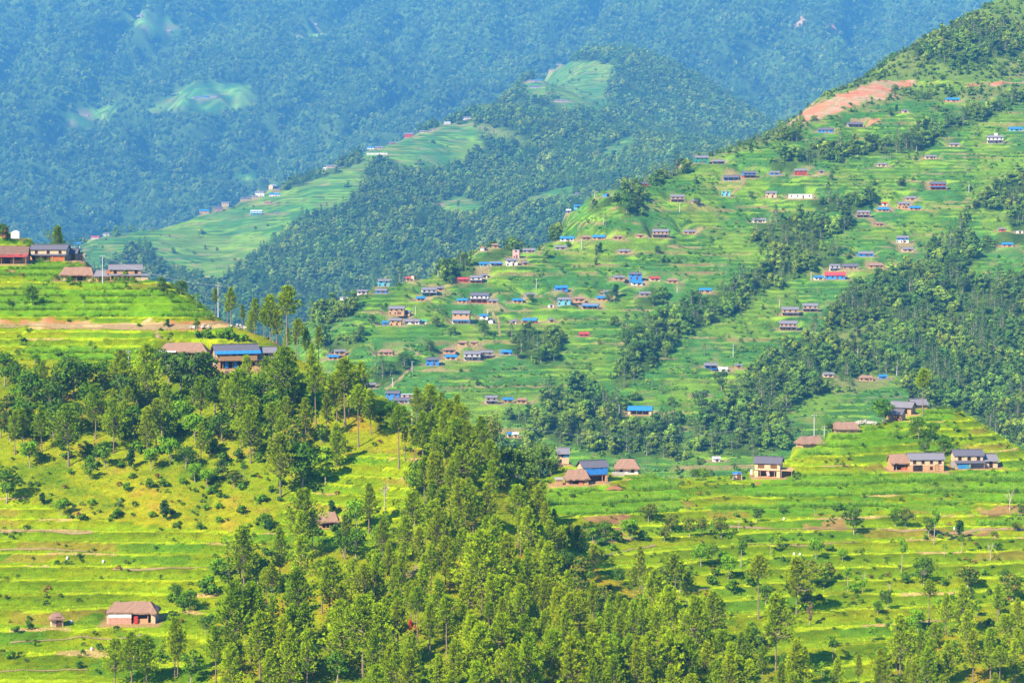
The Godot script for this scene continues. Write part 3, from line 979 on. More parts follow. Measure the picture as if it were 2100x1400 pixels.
func forests() -> void:
	var far := []
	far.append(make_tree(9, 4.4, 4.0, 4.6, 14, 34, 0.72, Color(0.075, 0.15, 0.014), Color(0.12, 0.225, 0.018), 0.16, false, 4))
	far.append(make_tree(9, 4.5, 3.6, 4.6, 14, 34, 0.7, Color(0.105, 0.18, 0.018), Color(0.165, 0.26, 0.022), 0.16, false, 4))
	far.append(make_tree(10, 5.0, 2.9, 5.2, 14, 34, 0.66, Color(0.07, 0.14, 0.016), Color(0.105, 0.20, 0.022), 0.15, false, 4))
	far.append(make_pine(12, 0.16, 3.4, 26, 4, Color(0.085, 0.18, 0.016)))
	var packs := [PackedFloat32Array(), PackedFloat32Array(), PackedFloat32Array(), PackedFloat32Array()]
	var woods := [PackedFloat32Array(), PackedFloat32Array(), PackedFloat32Array(), PackedFloat32Array()]
	for key in ["c", "d", "e"]:
		var h: Hill = hills[key]
		var gap: float = {"c": 4.9, "d": 7.2, "e": 10.0}[key]
		var f: Field = {"c": mid_use, "d": spur_use, "e": mount_use}[key]
		for r in 4:
			packs[r].clear()
		var z := h.z0 + 8.0
		while z < -h.near_d - 4.0:
			var x := h.x0 + 4.0
			while x < h.x0 + (h.nx - 2) * h.dx:
				var X := x + rng.randf_range(-0.5, 0.5) * gap
				var Z := z + rng.randf_range(-0.5, 0.5) * gap
				var y := h.ground(X, Z)
				x += gap
				if y < -9e4: continue
				var q := see(Vector3(X, y, Z))
				if q.x < -160 or q.x > 2260 or q.y < -260 or q.y > 1150: continue
				var code := jitter_code(f, q, X, Z, 9.0)
				var nb := n_big.get_noise_2d(X * 0.8, Z * 0.8)
				var chance := 0.0
				var s := 1.0
				if code == 1:
					chance = 0.98 if key != "c" else 0.86 - 0.5 * maxf(0.0, -nb - 0.15)
					s = rng.randf_range(0.5, 1.15) * (1.0 + 0.3 * n_mid.get_noise_2d(X * 0.5, Z * 0.5))
				elif code == 3:
					chance = 0.62 if key != "d" else 0.4
					s = rng.randf_range(0.3, 0.6)
				elif code == 0:
					chance = 0.085 + 0.16 * maxf(0.0, nb - 0.05) if key == "c" else 0.04
					s = rng.randf_range(0.14, 0.42) if rng.randf() < 0.72 else rng.randf_range(0.4, 0.75)
				if rng.randf() > chance: continue
				if h.use[clampi(int((Z - h.z0) / h.dz), 0, h.nz - 1) * h.nx + clampi(int((X - h.x0) / h.dx), 0, h.nx - 1)] == 9: continue
				s *= {"c": 0.9, "d": 1.3 * maxf(1.0, -Z / 2900.0), "e": 1.65}[key]
				var pick := n_mid.get_noise_2d(X * 0.4 + 90.0, Z * 0.4)
				var kind := rng.randi() % 3
				if pick > 0.12 and rng.randf() < 0.8: kind = 3
				var b := clampf(1.0 + (0.0 if key == "c" else 0.35 * n_big.get_noise_2d(X * 0.12, Z * 0.12)) + 0.5 * n_mid.get_noise_2d(X * 0.9, Z * 0.9 + 300.0) + rng.randf_range(-0.3, 0.4), 0.45, 1.9)
				var warm := clampf(0.5 + nb + rng.randf_range(-0.3, 0.3), 0.0, 1.0)
				var tint := Color(b * lerpf(0.8, 1.45, warm), b * lerpf(0.9, 1.12, warm), b * lerpf(1.15, 0.8, warm))
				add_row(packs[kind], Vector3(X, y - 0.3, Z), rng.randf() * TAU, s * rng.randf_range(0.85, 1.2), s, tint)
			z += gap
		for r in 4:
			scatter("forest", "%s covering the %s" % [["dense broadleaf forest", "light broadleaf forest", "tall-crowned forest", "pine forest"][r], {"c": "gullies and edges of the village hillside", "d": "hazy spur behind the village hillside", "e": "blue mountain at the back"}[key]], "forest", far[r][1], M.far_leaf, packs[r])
			if key == "c" and r != 0:
				scatter("forest_trunks", "%s trunks under the forest on the %s" % [["grey", "pale", "thin", "bare pine"][r], {"c": "village hillside", "d": "hazy spur"}[key]], "trunks", far[r][0], M.bark_pale, packs[r])

func crops() -> void:
	# maize, grass and weeds on the two near slopes
	var s := Soup.new()
	for k in 9:
		var az := k * 2.4
		var y := 0.25 + 0.19 * k
		var d := Vector3(cos(az), 0.55, sin(az))
		var L := 0.62 - 0.03 * k
		var w := d.cross(Vector3.UP).normalized() * 0.07
		var a := Vector3(0, y, 0)
		var m := a + d * L * 0.6
		var e := m + Vector3(d.x, -0.35, d.z) * L * 0.55
		var col := vary(Color(0.12, 0.32, 0.008), 0.25)
		s.tri(a - w, m, a + w, col)
		s.tri(m - w, e, m + w, vary(col, 0.2))
	s.tri(Vector3(-0.03, 0, 0), Vector3(0, 2.1, 0), Vector3(0.03, 0, 0), Color(0.22, 0.28, 0.04))
	s.tri(Vector3(-0.06, 1.9, 0), Vector3(0, 2.35, 0), Vector3(0.06, 1.9, 0.05), Color(0.26, 0.32, 0.05))
	var maize := s.mesh()
	var t := Soup.new()
	for k in 9:
		var d := Vector3(rng.randf_range(-0.7, 0.7), 1.0, rng.randf_range(-0.7, 0.7)).normalized()
		var w := d.cross(rv(1.0)).normalized() * 0.06
		var p := Vector3(rng.randf_range(-0.3, 0.3), -0.05, rng.randf_range(-0.3, 0.3))
		t.tri(p - w, p + d * rng.randf_range(0.3, 0.6), p + w, vary(Color.WHITE, 0.2))
	var grass := t.mesh()
	var weed: Mesh = make_tree(0.9, 0.42, 0.55, 0.4, 4, 9, 0.2, Color(0.9, 0.95, 0.9), Color(1.2, 1.2, 1.0), 0.02, false, 3)[1]
	var rm := PackedFloat32Array()
	var rg := PackedFloat32Array()
	var rw := PackedFloat32Array()
	for key in ["a", "b"]:
		var h: Hill = hills[key]
		for j in range(1, h.nz - 1):
			for i in range(1, h.nx - 1):
				var k := j * h.nx + i
				var u := h.use[k]
				if u == 9: continue
				var r := rng.randf()
				if r > 0.62: continue
				var p := Vector3(h.x0 + (i + rng.randf_range(-0.5, 0.5)) * h.dx, 0, h.z0 + (j + rng.randf_range(-0.5, 0.5)) * h.dz)
				p.y = h.ground(p.x, p.z)
				var q := see(p)
				if q.x < -40 or q.x > 2140 or q.y > 1440: continue
				var c := h.C[k]
				if u == 4 and h.tread[k] == 1:
					for rep in (3 if n_mid.get_noise_2d(p.x * 0.7, p.z * 0.7 + 40.0) > -0.3 else 0):
						p = Vector3(h.x0 + (i + rng.randf_range(-0.5, 0.5)) * h.dx, 0, h.z0 + (j + rng.randf_range(-0.5, 0.5)) * h.dz)
						p.y = h.ground(p.x, p.z)
						var tall := rng.randf_range(0.55, 0.9) * (0.8 + 0.5 * n_big.get_noise_2d(p.x, p.z))
						var f := rng.randf_range(0.75, 1.25)
						add_row(rm, p, rng.randf() * TAU, 1.0, tall, Color(f * rng.randf_range(0.9, 1.3), f, f))
				elif r < (0.42 if u == 1 or u == 2 else 0.34) and u != 3 and u != 5:
					var f := rng.randf_range(0.6, 1.5)
					add_row(rg, p, rng.randf() * TAU, rng.randf_range(0.8, 1.5), rng.randf_range(0.6, 1.3), Color(c.r * f, c.g * f, c.b * f))
				elif r > 0.54:
					var wn := n_mid.get_noise_2d(p.x * 1.3 + 70.0, p.z * 1.3)
					if wn > (0.12 if h.tread[k] == 0 or u == 1 or u == 2 else 0.3) and u != 3:
						var f := rng.randf_range(0.7, 1.5)
						var col := Color(0.055, 0.12, 0.012).lerp(Color(0.12, 0.19, 0.012), rng.randf())
						if rng.randf() < 0.08: col = Color(0.22, 0.11, 0.03)
						add_row(rw, p, rng.randf() * TAU, f, f * rng.randf_range(0.7, 1.2), col)
	# scrub under and round the woods across the valley
	var ru := PackedFloat32Array()
	var hv: Hill = hills.c
	for k in 26000:
		var x := rng.randf_range(hv.x0 + 4.0, hv.x0 + hv.nx * hv.dx - 8.0)
		var z := rng.randf_range(-hv.far_d + 4.0, -hv.near_d - 4.0)
		var y := hv.ground(x, z)
		var q := see(Vector3(x, y, z))
		if q.x < -60 or q.x > 2160 or q.y > 1010 or q.y < -10: continue
		var code := jitter_code(mid_use, q, x, z, 26.0)
		if code != 1 and code != 3: continue
		if hv.use[clampi(int((z - hv.z0) / hv.dz), 0, hv.nz - 1) * hv.nx + clampi(int((x - hv.x0) / hv.dx), 0, hv.nx - 1)] == 9: continue
		var f := rng.randf_range(0.6, 1.5)
		var col := Color(0.075, 0.15, 0.016).lerp(Color(0.17, 0.25, 0.025), rng.randf() * rng.randf() + 0.3 * n_mid.get_noise_2d(x, z))
		add_row(ru, Vector3(x, y, z), rng.randf() * TAU, rng.randf_range(2.0, 4.6), rng.randf_range(1.6, 4.4), Color(col.r * f, col.g * f, col.b))
	scatter("undergrowth", "scrub and saplings round the woods across the valley", "scrub", weed, M.far_leaf, ru)
	# taller crops and hedges on the terraces across the valley
	var rc := PackedFloat32Array()
	var h3: Hill = hills.c
	for j in range(1, h3.nz - 1):
		for i in range(1, h3.nx - 1):
			var k := j * h3.nx + i
			if h3.use[k] != 0 or rng.randf() > 0.6: continue
			var p := Vector3(h3.x0 + (i + rng.randf_range(-0.5, 0.5)) * h3.dx, 0, h3.z0 + (j + rng.randf_range(-0.5, 0.5)) * h3.dz)
			var gate := n_mid.get_noise_2d(p.x * 0.45 + 33.0, p.z * 0.9)
			var edge := h3.tread[k] == 1 and h3.tread[k + h3.nx] == 0
			if not ((h3.tread[k] == 1 and gate > 0.16) or (edge and gate < -0.12 and rng.randf() < 0.5)): continue
			p.y = h3.ground(p.x, p.z)
			var q := see(p)
			if q.x < -40 or q.x > 2140 or q.y > 1000 or q.y < 0: continue
			var f := rng.randf_range(0.7, 1.4)
			var col := Color(0.075, 0.20, 0.02).lerp(Color(0.15, 0.29, 0.02), rng.randf())
			add_row(rc, p, rng.randf() * TAU, rng.randf_range(1.6, 3.0), rng.randf_range(1.0, 2.3), Color(col.r * f, col.g * f, col.b))
	scatter("crops", "tall green crops and hedges on the village terraces", "crops", weed, M.leaf, rc)
	print("crops ", rc.size() / 16)
	scatter("maize", "rows of green maize standing on the near terraces", "maize", maize, M.leaf, rm)
	scatter("grass", "yellow-green grass tufts on the near slopes", "grass", grass, M.leaf, rg)
	scatter("undergrowth", "low weeds and seedlings on the near slopes", "weeds", weed, M.leaf, rw)
	print("maize ", rm.size() / 16, " grass ", rg.size() / 16, " weeds ", rw.size() / 16)

func plant_near() -> void:
	# pines read off the photograph: form, foot across and down, height
	plant_list("s 441 629 60;n 473 650 76;s 466 650 50;s 496 656 52;n 522 682 74;b 554 697 94;u 589 722 134;s 607 734 60;u 611 732 84;s 653 752 92;n 567 706 72;n 590 712 50;y 514 676 44;n 541 690 66;n 628 742 72;n 640 750 50", true, "pines along the ridge above the left farm")
	plant_list("b 585 862 148;u 648 876 128;u 708 874 140;u 735 916 126;n 760 890 90;n 626 918 102;s 669 904 92;u 818 960 128;s 830 944 84;b 489 886 128;n 470 870 92;b 514 950 118;n 455 862 84;b 575 1020 132;y 690 956 88;n 855 874 80;n 868 956 112;b 880 872 84;b 891 1042 114;s 850 950 72;n 904 872 78;b 920 912 92;n 924 990 106;b 938 976 118;b 956 982 118;n 910 952 112;n 884 936 92;n 936 902 94;n 1010 1056 112;b 960 1052 72;n 970 1010 90;n 900 905 80", true, "pines on the spur below the left farm")
	plant_list("u 847 1142 134;b 914 1078 80;n 971 1098 102;n 999 1096 104;u 1063 1122 128;n 1082 1156 118;b 900 1152 112;b 914 1202 104;b 988 1266 178;n 1014 1192 112;b 1040 1202 108;y 1094 1216 80;y 1056 1252 92;b 900 1290 104;b 1036 1282 104;n 870 1232 96;b 948 1180 96;n 1120 1112 84;y 1136 1095 52;b 1104 1082 84;y 1150 1132 54;n 1090 1052 72;b 1128 1150 84;n 1152 1165 80;y 1170 1120 50;n 1112 1045 60;n 935 1130 90;y 1112 1170 70;n 1128 1190 72", true, "pines in the gully between the two near slopes")
	plant_list("b 499 1228 150;b 620 1142 140;s 640 1128 88;s 708 1146 92;n 756 1092 102;b 480 1372 178;b 516 1360 166;n 534 1402 150;b 610 1322 160;u 660 1258 112;b 676 1286 144;y 700 1372 142;y 596 1412 124;n 630 1412 124;b 744 1389 168;b 778 1390 152;n 817 1357 132;b 748 1252 96;y 492 1376 62;n 560 1330 110;b 700 1290 96;n 720 1240 92", true, "pines on the lower left slope")
	plant_list("u 916 1358 138;n 966 1376 126;u 1003 1308 74;n 1038 1282 78;s 1023 1338 52;n 1040 1356 84;b 1086 1412 104;b 1074 1362 104;n 1096 1342 76;b 1118 1352 102;b 1136 1412 122;b 1152 1300 100;n 1180 1402 112;y 1210 1404 106;y 1240 1420 122;n 928 1412 86;b 844 1396 96;y 1060 1420 90;b 1000 1400 80;n 1165 1260 92;n 1190 1300 90;b 880 1330 90;y 900 1420 80", true, "pines at the foot of the gully")
	plant_list("n 1334 1346 102;b 1372 1332 132;u 1384 1262 128;b 1426 1372 152;b 1463 1322 112;u 1482 1402 112;u 1556 1268 132;b 1592 1376 158;y 1260 1392 86;y 1290 1392 92;y 1320 1402 96;n 1301 1224 64;n 1409 1246 84;b 1634 1265 122;u 1906 1280 92;b 1847 1386 126;n 1868 1366 82;u 1920 1374 98;n 1899 1376 78;b 1975 1302 104;u 2075 1338 82;n 2032 1402 116;y 1862 1412 62;n 1997 1402 112;n 2082 1402 94;y 1718 1412 64;n 1650 1404 80;n 1760 1410 70;b 1945 1400 90;n 2060 1380 80;n 1250 1300 80;n 1270 1340 86;y 1230 1350 84;n 1350 1290 74;y 1395 1400 80;b 1450 1400 84;n 1520 1390 96", true, "pines at the foot of the terraced knoll")
	plant_list("b 235 1402 94;b 270 1406 112;b 300 1404 104;n 358 1388 124;n 364 1388 118;b 302 847 142;b 195 900 112;b 140 956 126;n 85 926 94;n 320 922 104;n 30 932 90;n 255 900 80;n 230 860 60;u 1893 853 96", true, "pines on the left slope")
	# broadleaved trees
	plant_list("o 8 792 72;o 35 800 60;o 62 842 86;t 80 792 58;o 130 824 74;o 150 818 92;o 210 802 66;o 250 852 92;t 261 860 80;o 12 1032 76;o 345 792 76;o 370 802 86;o 395 822 108;o 420 806 84;l 355 856 52;o 330 770 56;l 300 880 50;o 100 850 70;o 45 900 84;m 20 905 70;l 60 960 60;o 110 900 84;o 160 890 70;l 215 960 60;o 275 900 70;o 330 900 66;l 375 880 64;l 400 905 60;o 440 850 80;o 540 850 90;o 558 880 80;o 600 850 90;o 620 1005 98;l 560 905 60;o 520 930 60;l 430 930 50;o 455 905 60;l 350 950 56;o 380 960 50;l 310 965 50;m 5 860 60;o 180 850 66;l 235 905 54", false, "broadleaved trees in the wood below the left farm")
	plant_list("t 30 622 30;o 65 626 42;t 45 630 26;l 18 630 20;t 88 598 22;t 172 628 26;l 140 586 22;g 257 572 26;o 62 528 30;o 4 492 36;o 333 606 32;o 370 606 34;t 402 628 32;t 402 692 44;c 343 672 22;l 70 748 26;t 185 722 28;o 330 590 24;t 310 610 20;l 350 620 22;t 118 612 20;t 215 610 18", false, "small trees on the fields above the left farm")
	plant_list("g 667 992 84;c 335 1068 50;c 552 1092 30;o 548 1085 34;l 732 1092 72;t 752 1060 50;c 680 1060 40;o 470 1210 70;o 530 1205 66;o 765 1180 50;l 785 1105 60;o 705 1140 60;o 730 1150 70;l 780 1130 56;o 390 1250 42;o 360 1230 36;o 640 1390 60;o 690 1400 66;l 390 1402 72;o 420 1300 40;x 788 1045 62;x 850 1080 40;x 245 1040 20;l 125 1060 40;c 85 1035 30;o 150 1050 20;t 500 985 44;l 400 990 44;o 455 985 50;l 425 1000 42;m 480 1000 40;c 270 960 46;t 196 960 50;l 180 985 40;o 595 960 60;l 658 910 44;o 640 905 30;m 700 930 34;o 775 880 44;o 805 870 50;o 865 1000 60;l 850 1020 60;o 840 1075 40", false, "broadleaved trees among the pines")
	plant_list("w 998 912 92;k 1060 985 90;k 1110 962 92;k 1085 1002 66;k 1040 1002 70;k 1095 940 70;k 1130 975 50;o 1070 1020 40;o 1105 1068 50;k 1025 960 60;l 1060 1040 50;k 1150 950 34", false, "bamboo and trees beside the blue-walled house")
	plant_list("m 1330 1070 44;m 1375 1092 40;m 1362 1112 36;m 1415 1102 42;m 1440 1097 38;m 1480 1102 46;o 1240 1112 46;l 1215 1114 36;l 1255 1112 32;l 1290 1110 50;o 1300 1106 34;t 1293 1102 40;t 1412 1048 40;o 1105 1064 48;o 1752 1096 60;t 1750 1075 40;t 1916 1116 86;o 1905 1100 44;t 1849 1172 78;l 1674 1146 46;l 1729 1152 30;t 1520 1162 66;t 1580 1137 46;g 1598 1122 36;g 1586 1146 24;l 1493 1187 54;l 1438 1162 48;l 1460 1150 40;g 1690 1207 50;t 1739 1214 60;m 1662 1202 54;m 1700 1190 40;o 1895 1202 62;m 1986 1207 56;m 2078 1232 56;t 1937 1142 34;c 1971 1102 42;t 1973 1132 42;x 2032 1149 42;x 2072 1047 46;o 1552 1072 34;m 1857 1082 46;o 1838 1080 40;x 1515 1090 30;l 1640 1185 50;o 1650 1250 44;o 1570 1240 44;o 1395 1215 66;o 1370 1210 60;o 1990 1240 40;l 2050 1260 40;o 1820 1250 46;l 1770 1215 30;x 1772 1200 30;x 1825 1216 24;t 1670 1060 30;m 2085 1090 24;o 2095 1060 30;l 1965 1275 40;o 2060 1200 36;o 1650 1240 50;o 1800 1260 30;l 1545 1330 60;g 1605 1400 44;o 1440 1340 60;o 1500 1370 60;l 1400 1380 60;o 1560 1360 70;m 1120 1190 50;o 1160 1180 56;m 1190 1200 60;x 1210 1160 50;x 1145 1150 40;m 1180 1240 60;m 1235 1250 56;o 1270 1200 40;x 1320 1230 40;l 1310 1190 40;m 1250 1300 56;o 1330 1310 50;l 1380 1300 50;o 1415 1330 40", false, "trees on the terraced knoll")
	plant_list("o 1885 902 48;o 1915 907 44;o 1897 934 40;o 1936 938 46;o 1810 866 52;l 1840 900 18;t 1838 884 16;t 1900 862 22;l 1960 888 18;o 1965 850 16;l 1445 990 34;o 1425 985 26;o 1700 888 26;o 2085 1012 12;l 1500 985 16;t 1935 870 26;t 1980 915 24;l 2040 985 20;o 1920 1003 18;t 1690 1040 22;t 2012 1010 26", false, "trees around the knoll farms")
	# shrubs
	plant_list("h 118 730 14;h 375 1245 26;h 350 1235 22;h 400 1250 24;h 60 1290 20;h 30 1296 18;h 20 1350 20;h 405 692 18;h 425 694 16;h 450 694 20;h 472 696 26;h 500 700 18;h 140 660 10;h 230 650 8;h 55 680 10;h 285 670 10;h 45 700 12;h 1265 1110 24;h 1320 1108 22;h 1230 1118 22;h 1700 1130 18;h 1560 1050 12;h 1610 1050 14;h 1750 1215 22;h 1930 1245 24;h 1725 1045 16;h 1510 1060 12;h 2020 1180 16;h 1610 1110 14;r 1660 1282 56;r 1840 1375 30;h 1500 1215 30;h 1540 1200 26;h 1460 1200 26;h 1860 1195 20;h 2010 1125 12;h 800 1180 22;h 770 1150 26;h 795 1150 30;h 740 1190 30;h 550 1140 24;h 590 1150 24;h 430 1280 24;h 460 1300 22;h 330 1350 20;h 160 1370 18;h 610 1090 20;h 650 1100 26;h 690 1095 30;h 710 1085 24;h 640 1080 16;h 430 1220 40;h 450 1180 40;h 570 1215 40;h 600 1230 36", false, "shrubs on the near slopes")
	for i in range(0, 46):
		var px := rng.randf_range(120, 610)
		var py := rng.randf_range(950, 1085)
		plant_list("h %f %f %f" % [px, py, rng.randf_range(9, 20)], false, "shrubs on the near slopes")
	for i in range(0, 60):
		var px := rng.randf_range(1130, 2100)
		var py := rng.randf_range(1100, 1330)
		plant_list("h %f %f %f" % [px, py, rng.randf_range(8, 20)], false, "shrubs on the near slopes")
	for i in range(0, 40):
		var px := rng.randf_range(0, 640)
		var py := rng.randf_range(840, 960)
		plant_list("h %f %f %f" % [px, py, rng.randf_range(10, 28)], false, "shrubs on the near slopes")
	# more pines where they stand close together
	var placed := 0
	var tries := 0
	while placed < 78 and tries < 4000:
		tries += 1
		var px := rng.randf_range(430, 2100)
		var py := rng.randf_range(1130, 1470)
		if near_use.get_code(px, minf(py, 1395)) != 2 or (px > 640 and px < 712 and py < 1215): continue
		var p: Vector3 = hit_near(px, py)[0]
		if p.length() > 3000 or not free_spot(p, 2.7): continue
		trunks.append(p)
		var f: String = ["n", "b", "y", "n", "y", "u"][rng.randi() % 6]
		plant(f, true, p - Vector3.UP * 0.1, rng.randf_range(7.0, 12.5), "pines filling the wooded gully")
		placed += 1
	var back := at(118, 503, 596)
	back.y = hills.a.ground(back.x, back.z)
	plant("b", true, back, 76.0 * K * -back.z, "pines on the left slope")
	var more := 0
	tries = 0
	while more < 44 and tries < 3000:
		tries += 1
		var left := more % 2 == 0
		var px := rng.randf_range(0, 620) if left else rng.randf_range(560, 1010)
		var py := rng.randf_range(800, 960) if left else rng.randf_range(820, 1110)
		var p: Vector3 = hit_near(px, py)[0]
		if p.length() > 3000 or not free_spot(p, 3.0): continue
		if px > 600 and px < 868 and py > 872: continue
		trunks.append(p)
		plant(["n", "b", "n", "u"][rng.randi() % 4], true, p - Vector3.UP * 0.1, rng.randf_range(8.0, 13.0), "pines of the near woods")
		more += 1
	# broadleaved trees filling the wood under the farm and the foot of the knoll
	for k in 70:
		var left := k < 34
		var px := rng.randf_range(0, 620) if left else rng.randf_range(1180, 2090)
		var py := rng.randf_range(800, 945) if left else rng.randf_range(1190, 1440)
		var p: Vector3 = hit_near(px, py)[0]
		if p.length() > 3000 or not free_spot(p, 3.0): continue
		trunks.append(p)
		var f: String = (["o", "o", "l", "o", "t", "m"] if left else ["l", "o", "m", "l", "t", "o"])[rng.randi() % 6]
		plant(f, false, p - Vector3.UP * 0.1, rng.randf_range(5.0, 8.5) if left else rng.randf_range(3.6, 6.5), "trees of the near woods")
	# the smallest pines that close the canopy in the wooded gully, past what one would count
	var rows := [PackedFloat32Array(), PackedFloat32Array()]
	tries = 0
	while rows[0].size() + rows[1].size() < 16 * 65 and tries < 6000:
		tries += 1
		var px := rng.randf_range(760, 2090)
		var py := rng.randf_range(1130, 1480)
		if near_use.get_code(px, minf(py, 1395)) != 2: continue
		var p: Vector3 = hit_near(px, py)[0]
		if p.length() > 3000 or not free_spot(p, 2.4): continue
		trunks.append(p)
		var k := rng.randi() % 2
		var f := rng.randf_range(0.8, 1.15)
		add_row(rows[k], p - Vector3.UP * 0.1, rng.randf() * TAU, rng.randf_range(0.45, 0.62), rng.randf_range(0.48, 0.72), Color(f * rng.randf_range(0.9, 1.15), f, f))
	for k in 2:
		var form: Array = pine_forms["n" if k == 0 else "b"][k]
		scatter("pine_thicket", "%s pines closing the canopy of the near gully" % ["slender young", "bushy young"][k], "pine thicket", form[1], M.needle, rows[k])
		scatter("pine_thicket_trunks", "%s pine trunks in the near gully" % ["slender", "short"][k], "trunks", form[0], M.bark, rows[k])
	# single trees one can tell apart on the village hillside
	plant_list("o 1285 440 42;o 990 690 36;o 1880 312 42;o 1864 300 30;o 1225 520 20;c 1232 518 24;o 1153 560 16;o 925 585 22;o 1250 620 26;o 1340 628 28;o 1088 620 18;c 1264 612 34;o 1570 300 20;o 1625 290 26;c 1900 270 30;o 1430 425 22;o 1350 520 18;o 1165 508 14;o 760 665 22;o 740 690 26;o 880 720 24;o 800 770 30;o 830 750 30;o 1060 735 28;o 1110 745 34;o 1135 740 26;c 1840 230 18;o 1826 238 16;o 1480 800 44;o 1440 850 56;o 1465 880 60;o 1300 740 44;o 1310 700 40;o 1285 715 44;o 1400 670 44;o 1705 370 14;o 1540 410 20;o 1975 600 40;o 1955 560 44;o 1935 600 40", false, "single trees between the village fields", "c")

# ---------------------------------------------------------------- buildings
# a wall block whose ends rise to a gable; x along the ridge
func gable_block(w: float, d: float, h: float, rise: float) -> ArrayMesh:
	var s := Soup.new()
	var a := w * 0.5
	var b := d * 0.5
	var c := Color.WHITE
	var y0 := -0.8
	s.quad(Vector3(-a, y0, b), Vector3(-a, h, b), Vector3(a, h, b), Vector3(a, y0, b), c)
	s.quad(Vector3(a, y0, -b), Vector3(a, h, -b), Vector3(-a, h, -b), Vector3(-a, y0, -b), c)
	s.quad(Vector3(a, y0, b), Vector3(a, h, b), Vector3(a, h, -b), Vector3(a, y0, -b), c)
	s.quad(Vector3(-a, y0, -b), Vector3(-a, h, -b), Vector3(-a, h, b), Vector3(-a, y0, b), c)
	if rise > 0.0:
		s.tri(Vector3(a, h, b), Vector3(a, h + rise, 0), Vector3(a, h, -b), c)
		s.tri(Vector3(-a, h, -b), Vector3(-a, h + rise, 0), Vector3(-a, h, b), c)
		s.quad(Vector3(-a, h, b), Vector3(-a, h + rise, 0), Vector3(a, h + rise, 0), Vector3(a, h, b), c)
		s.quad(Vector3(a, h, -b), Vector3(a, h + rise, 0), Vector3(-a, h + rise, 0), Vector3(-a, h, -b), c)
	else:
		s.quad(Vector3(-a, h, b), Vector3(-a, h, -b), Vector3(a, h, -b), Vector3(a, h, b), c)
	return s.mesh()

# one slope of a roof, laid in nx by ny uneven pieces with a thickness; a b eave, c d ridge
func slope(s: Soup, a: Vector3, b: Vector3, c: Vector3, d: Vector3, nx: int, ny: int, thick: float, rag: float) -> void:
	var g := []
	for j in ny + 1:
		var row := PackedVector3Array()
		for i in nx + 1:
			var u := float(i) / nx
			var v := float(j) / ny
			var p := a.lerp(b, u).lerp(d.lerp(c, u), v)
			p.y += rng.randf_range(-rag, rag) * 0.5
			if j == 0:
				p += (a - d).normalized() * rng.randf_range(-rag, rag)
			row.append(p)
		g.append(row)
	var dn := Vector3(0, -thick, 0)
	var w := Color.WHITE
	for j in ny:
		for i in nx:
			s.quad(g[j][i], g[j + 1][i], g[j + 1][i + 1], g[j][i + 1], w)
			s.quad(g[j][i] + dn, g[j][i + 1] + dn, g[j + 1][i + 1] + dn, g[j + 1][i] + dn, w)
	for i in nx:
		s.quad(g[0][i] + dn, g[0][i], g[0][i + 1], g[0][i + 1] + dn, w)
	for j in ny:
		s.quad(g[j][0] + dn, g[j + 1][0] + dn, g[j + 1][0], g[j][0], w)
		s.quad(g[j][nx], g[j + 1][nx], g[j + 1][nx] + dn, g[j][nx] + dn, w)

func roof_mesh(w: float, d: float, y: float, rise: float, ox: float, oz: float, hip: float, thick: float, rag: float) -> ArrayMesh:
	var s := Soup.new()
	var k := rise / (d * 0.5)
	var ex := w * 0.5 + ox
	var ez := d * 0.5 + oz
	var ye := y - oz * k
	var r := ex - hip
	var top := y + rise + 0.04
	var nx := clampi(int(w / 0.7), 4, 18)
	slope(s, Vector3(-ex, ye, ez), Vector3(ex, ye, ez), Vector3(r, top, 0), Vector3(-r, top, 0), nx, 4, thick, rag)
	slope(s, Vector3(ex, ye, -ez), Vector3(-ex, ye, -ez), Vector3(-r, top, 0), Vector3(r, top, 0), nx, 4, thick, rag)
	if hip > 0.01:
		slope(s, Vector3(ex, ye, ez), Vector3(ex, ye, -ez), Vector3(r, top, 0.001), Vector3(r, top, 0.02), 5, 3, thick, rag)
		slope(s, Vector3(-ex, ye, -ez), Vector3(-ex, ye, ez), Vector3(-r, top, -0.001), Vector3(-r, top, -0.02), 5, 3, thick, rag)
	return s.mesh()

func lean_to(a: Vector3, b: Vector3, c: Vector3, d: Vector3, thick: float, rag: float) -> ArrayMesh:
	var s := Soup.new()
	slope(s, a, b, c, d, clampi(int((b - a).length() / 0.7), 3, 16), 2, thick, rag)
	return s.mesh()

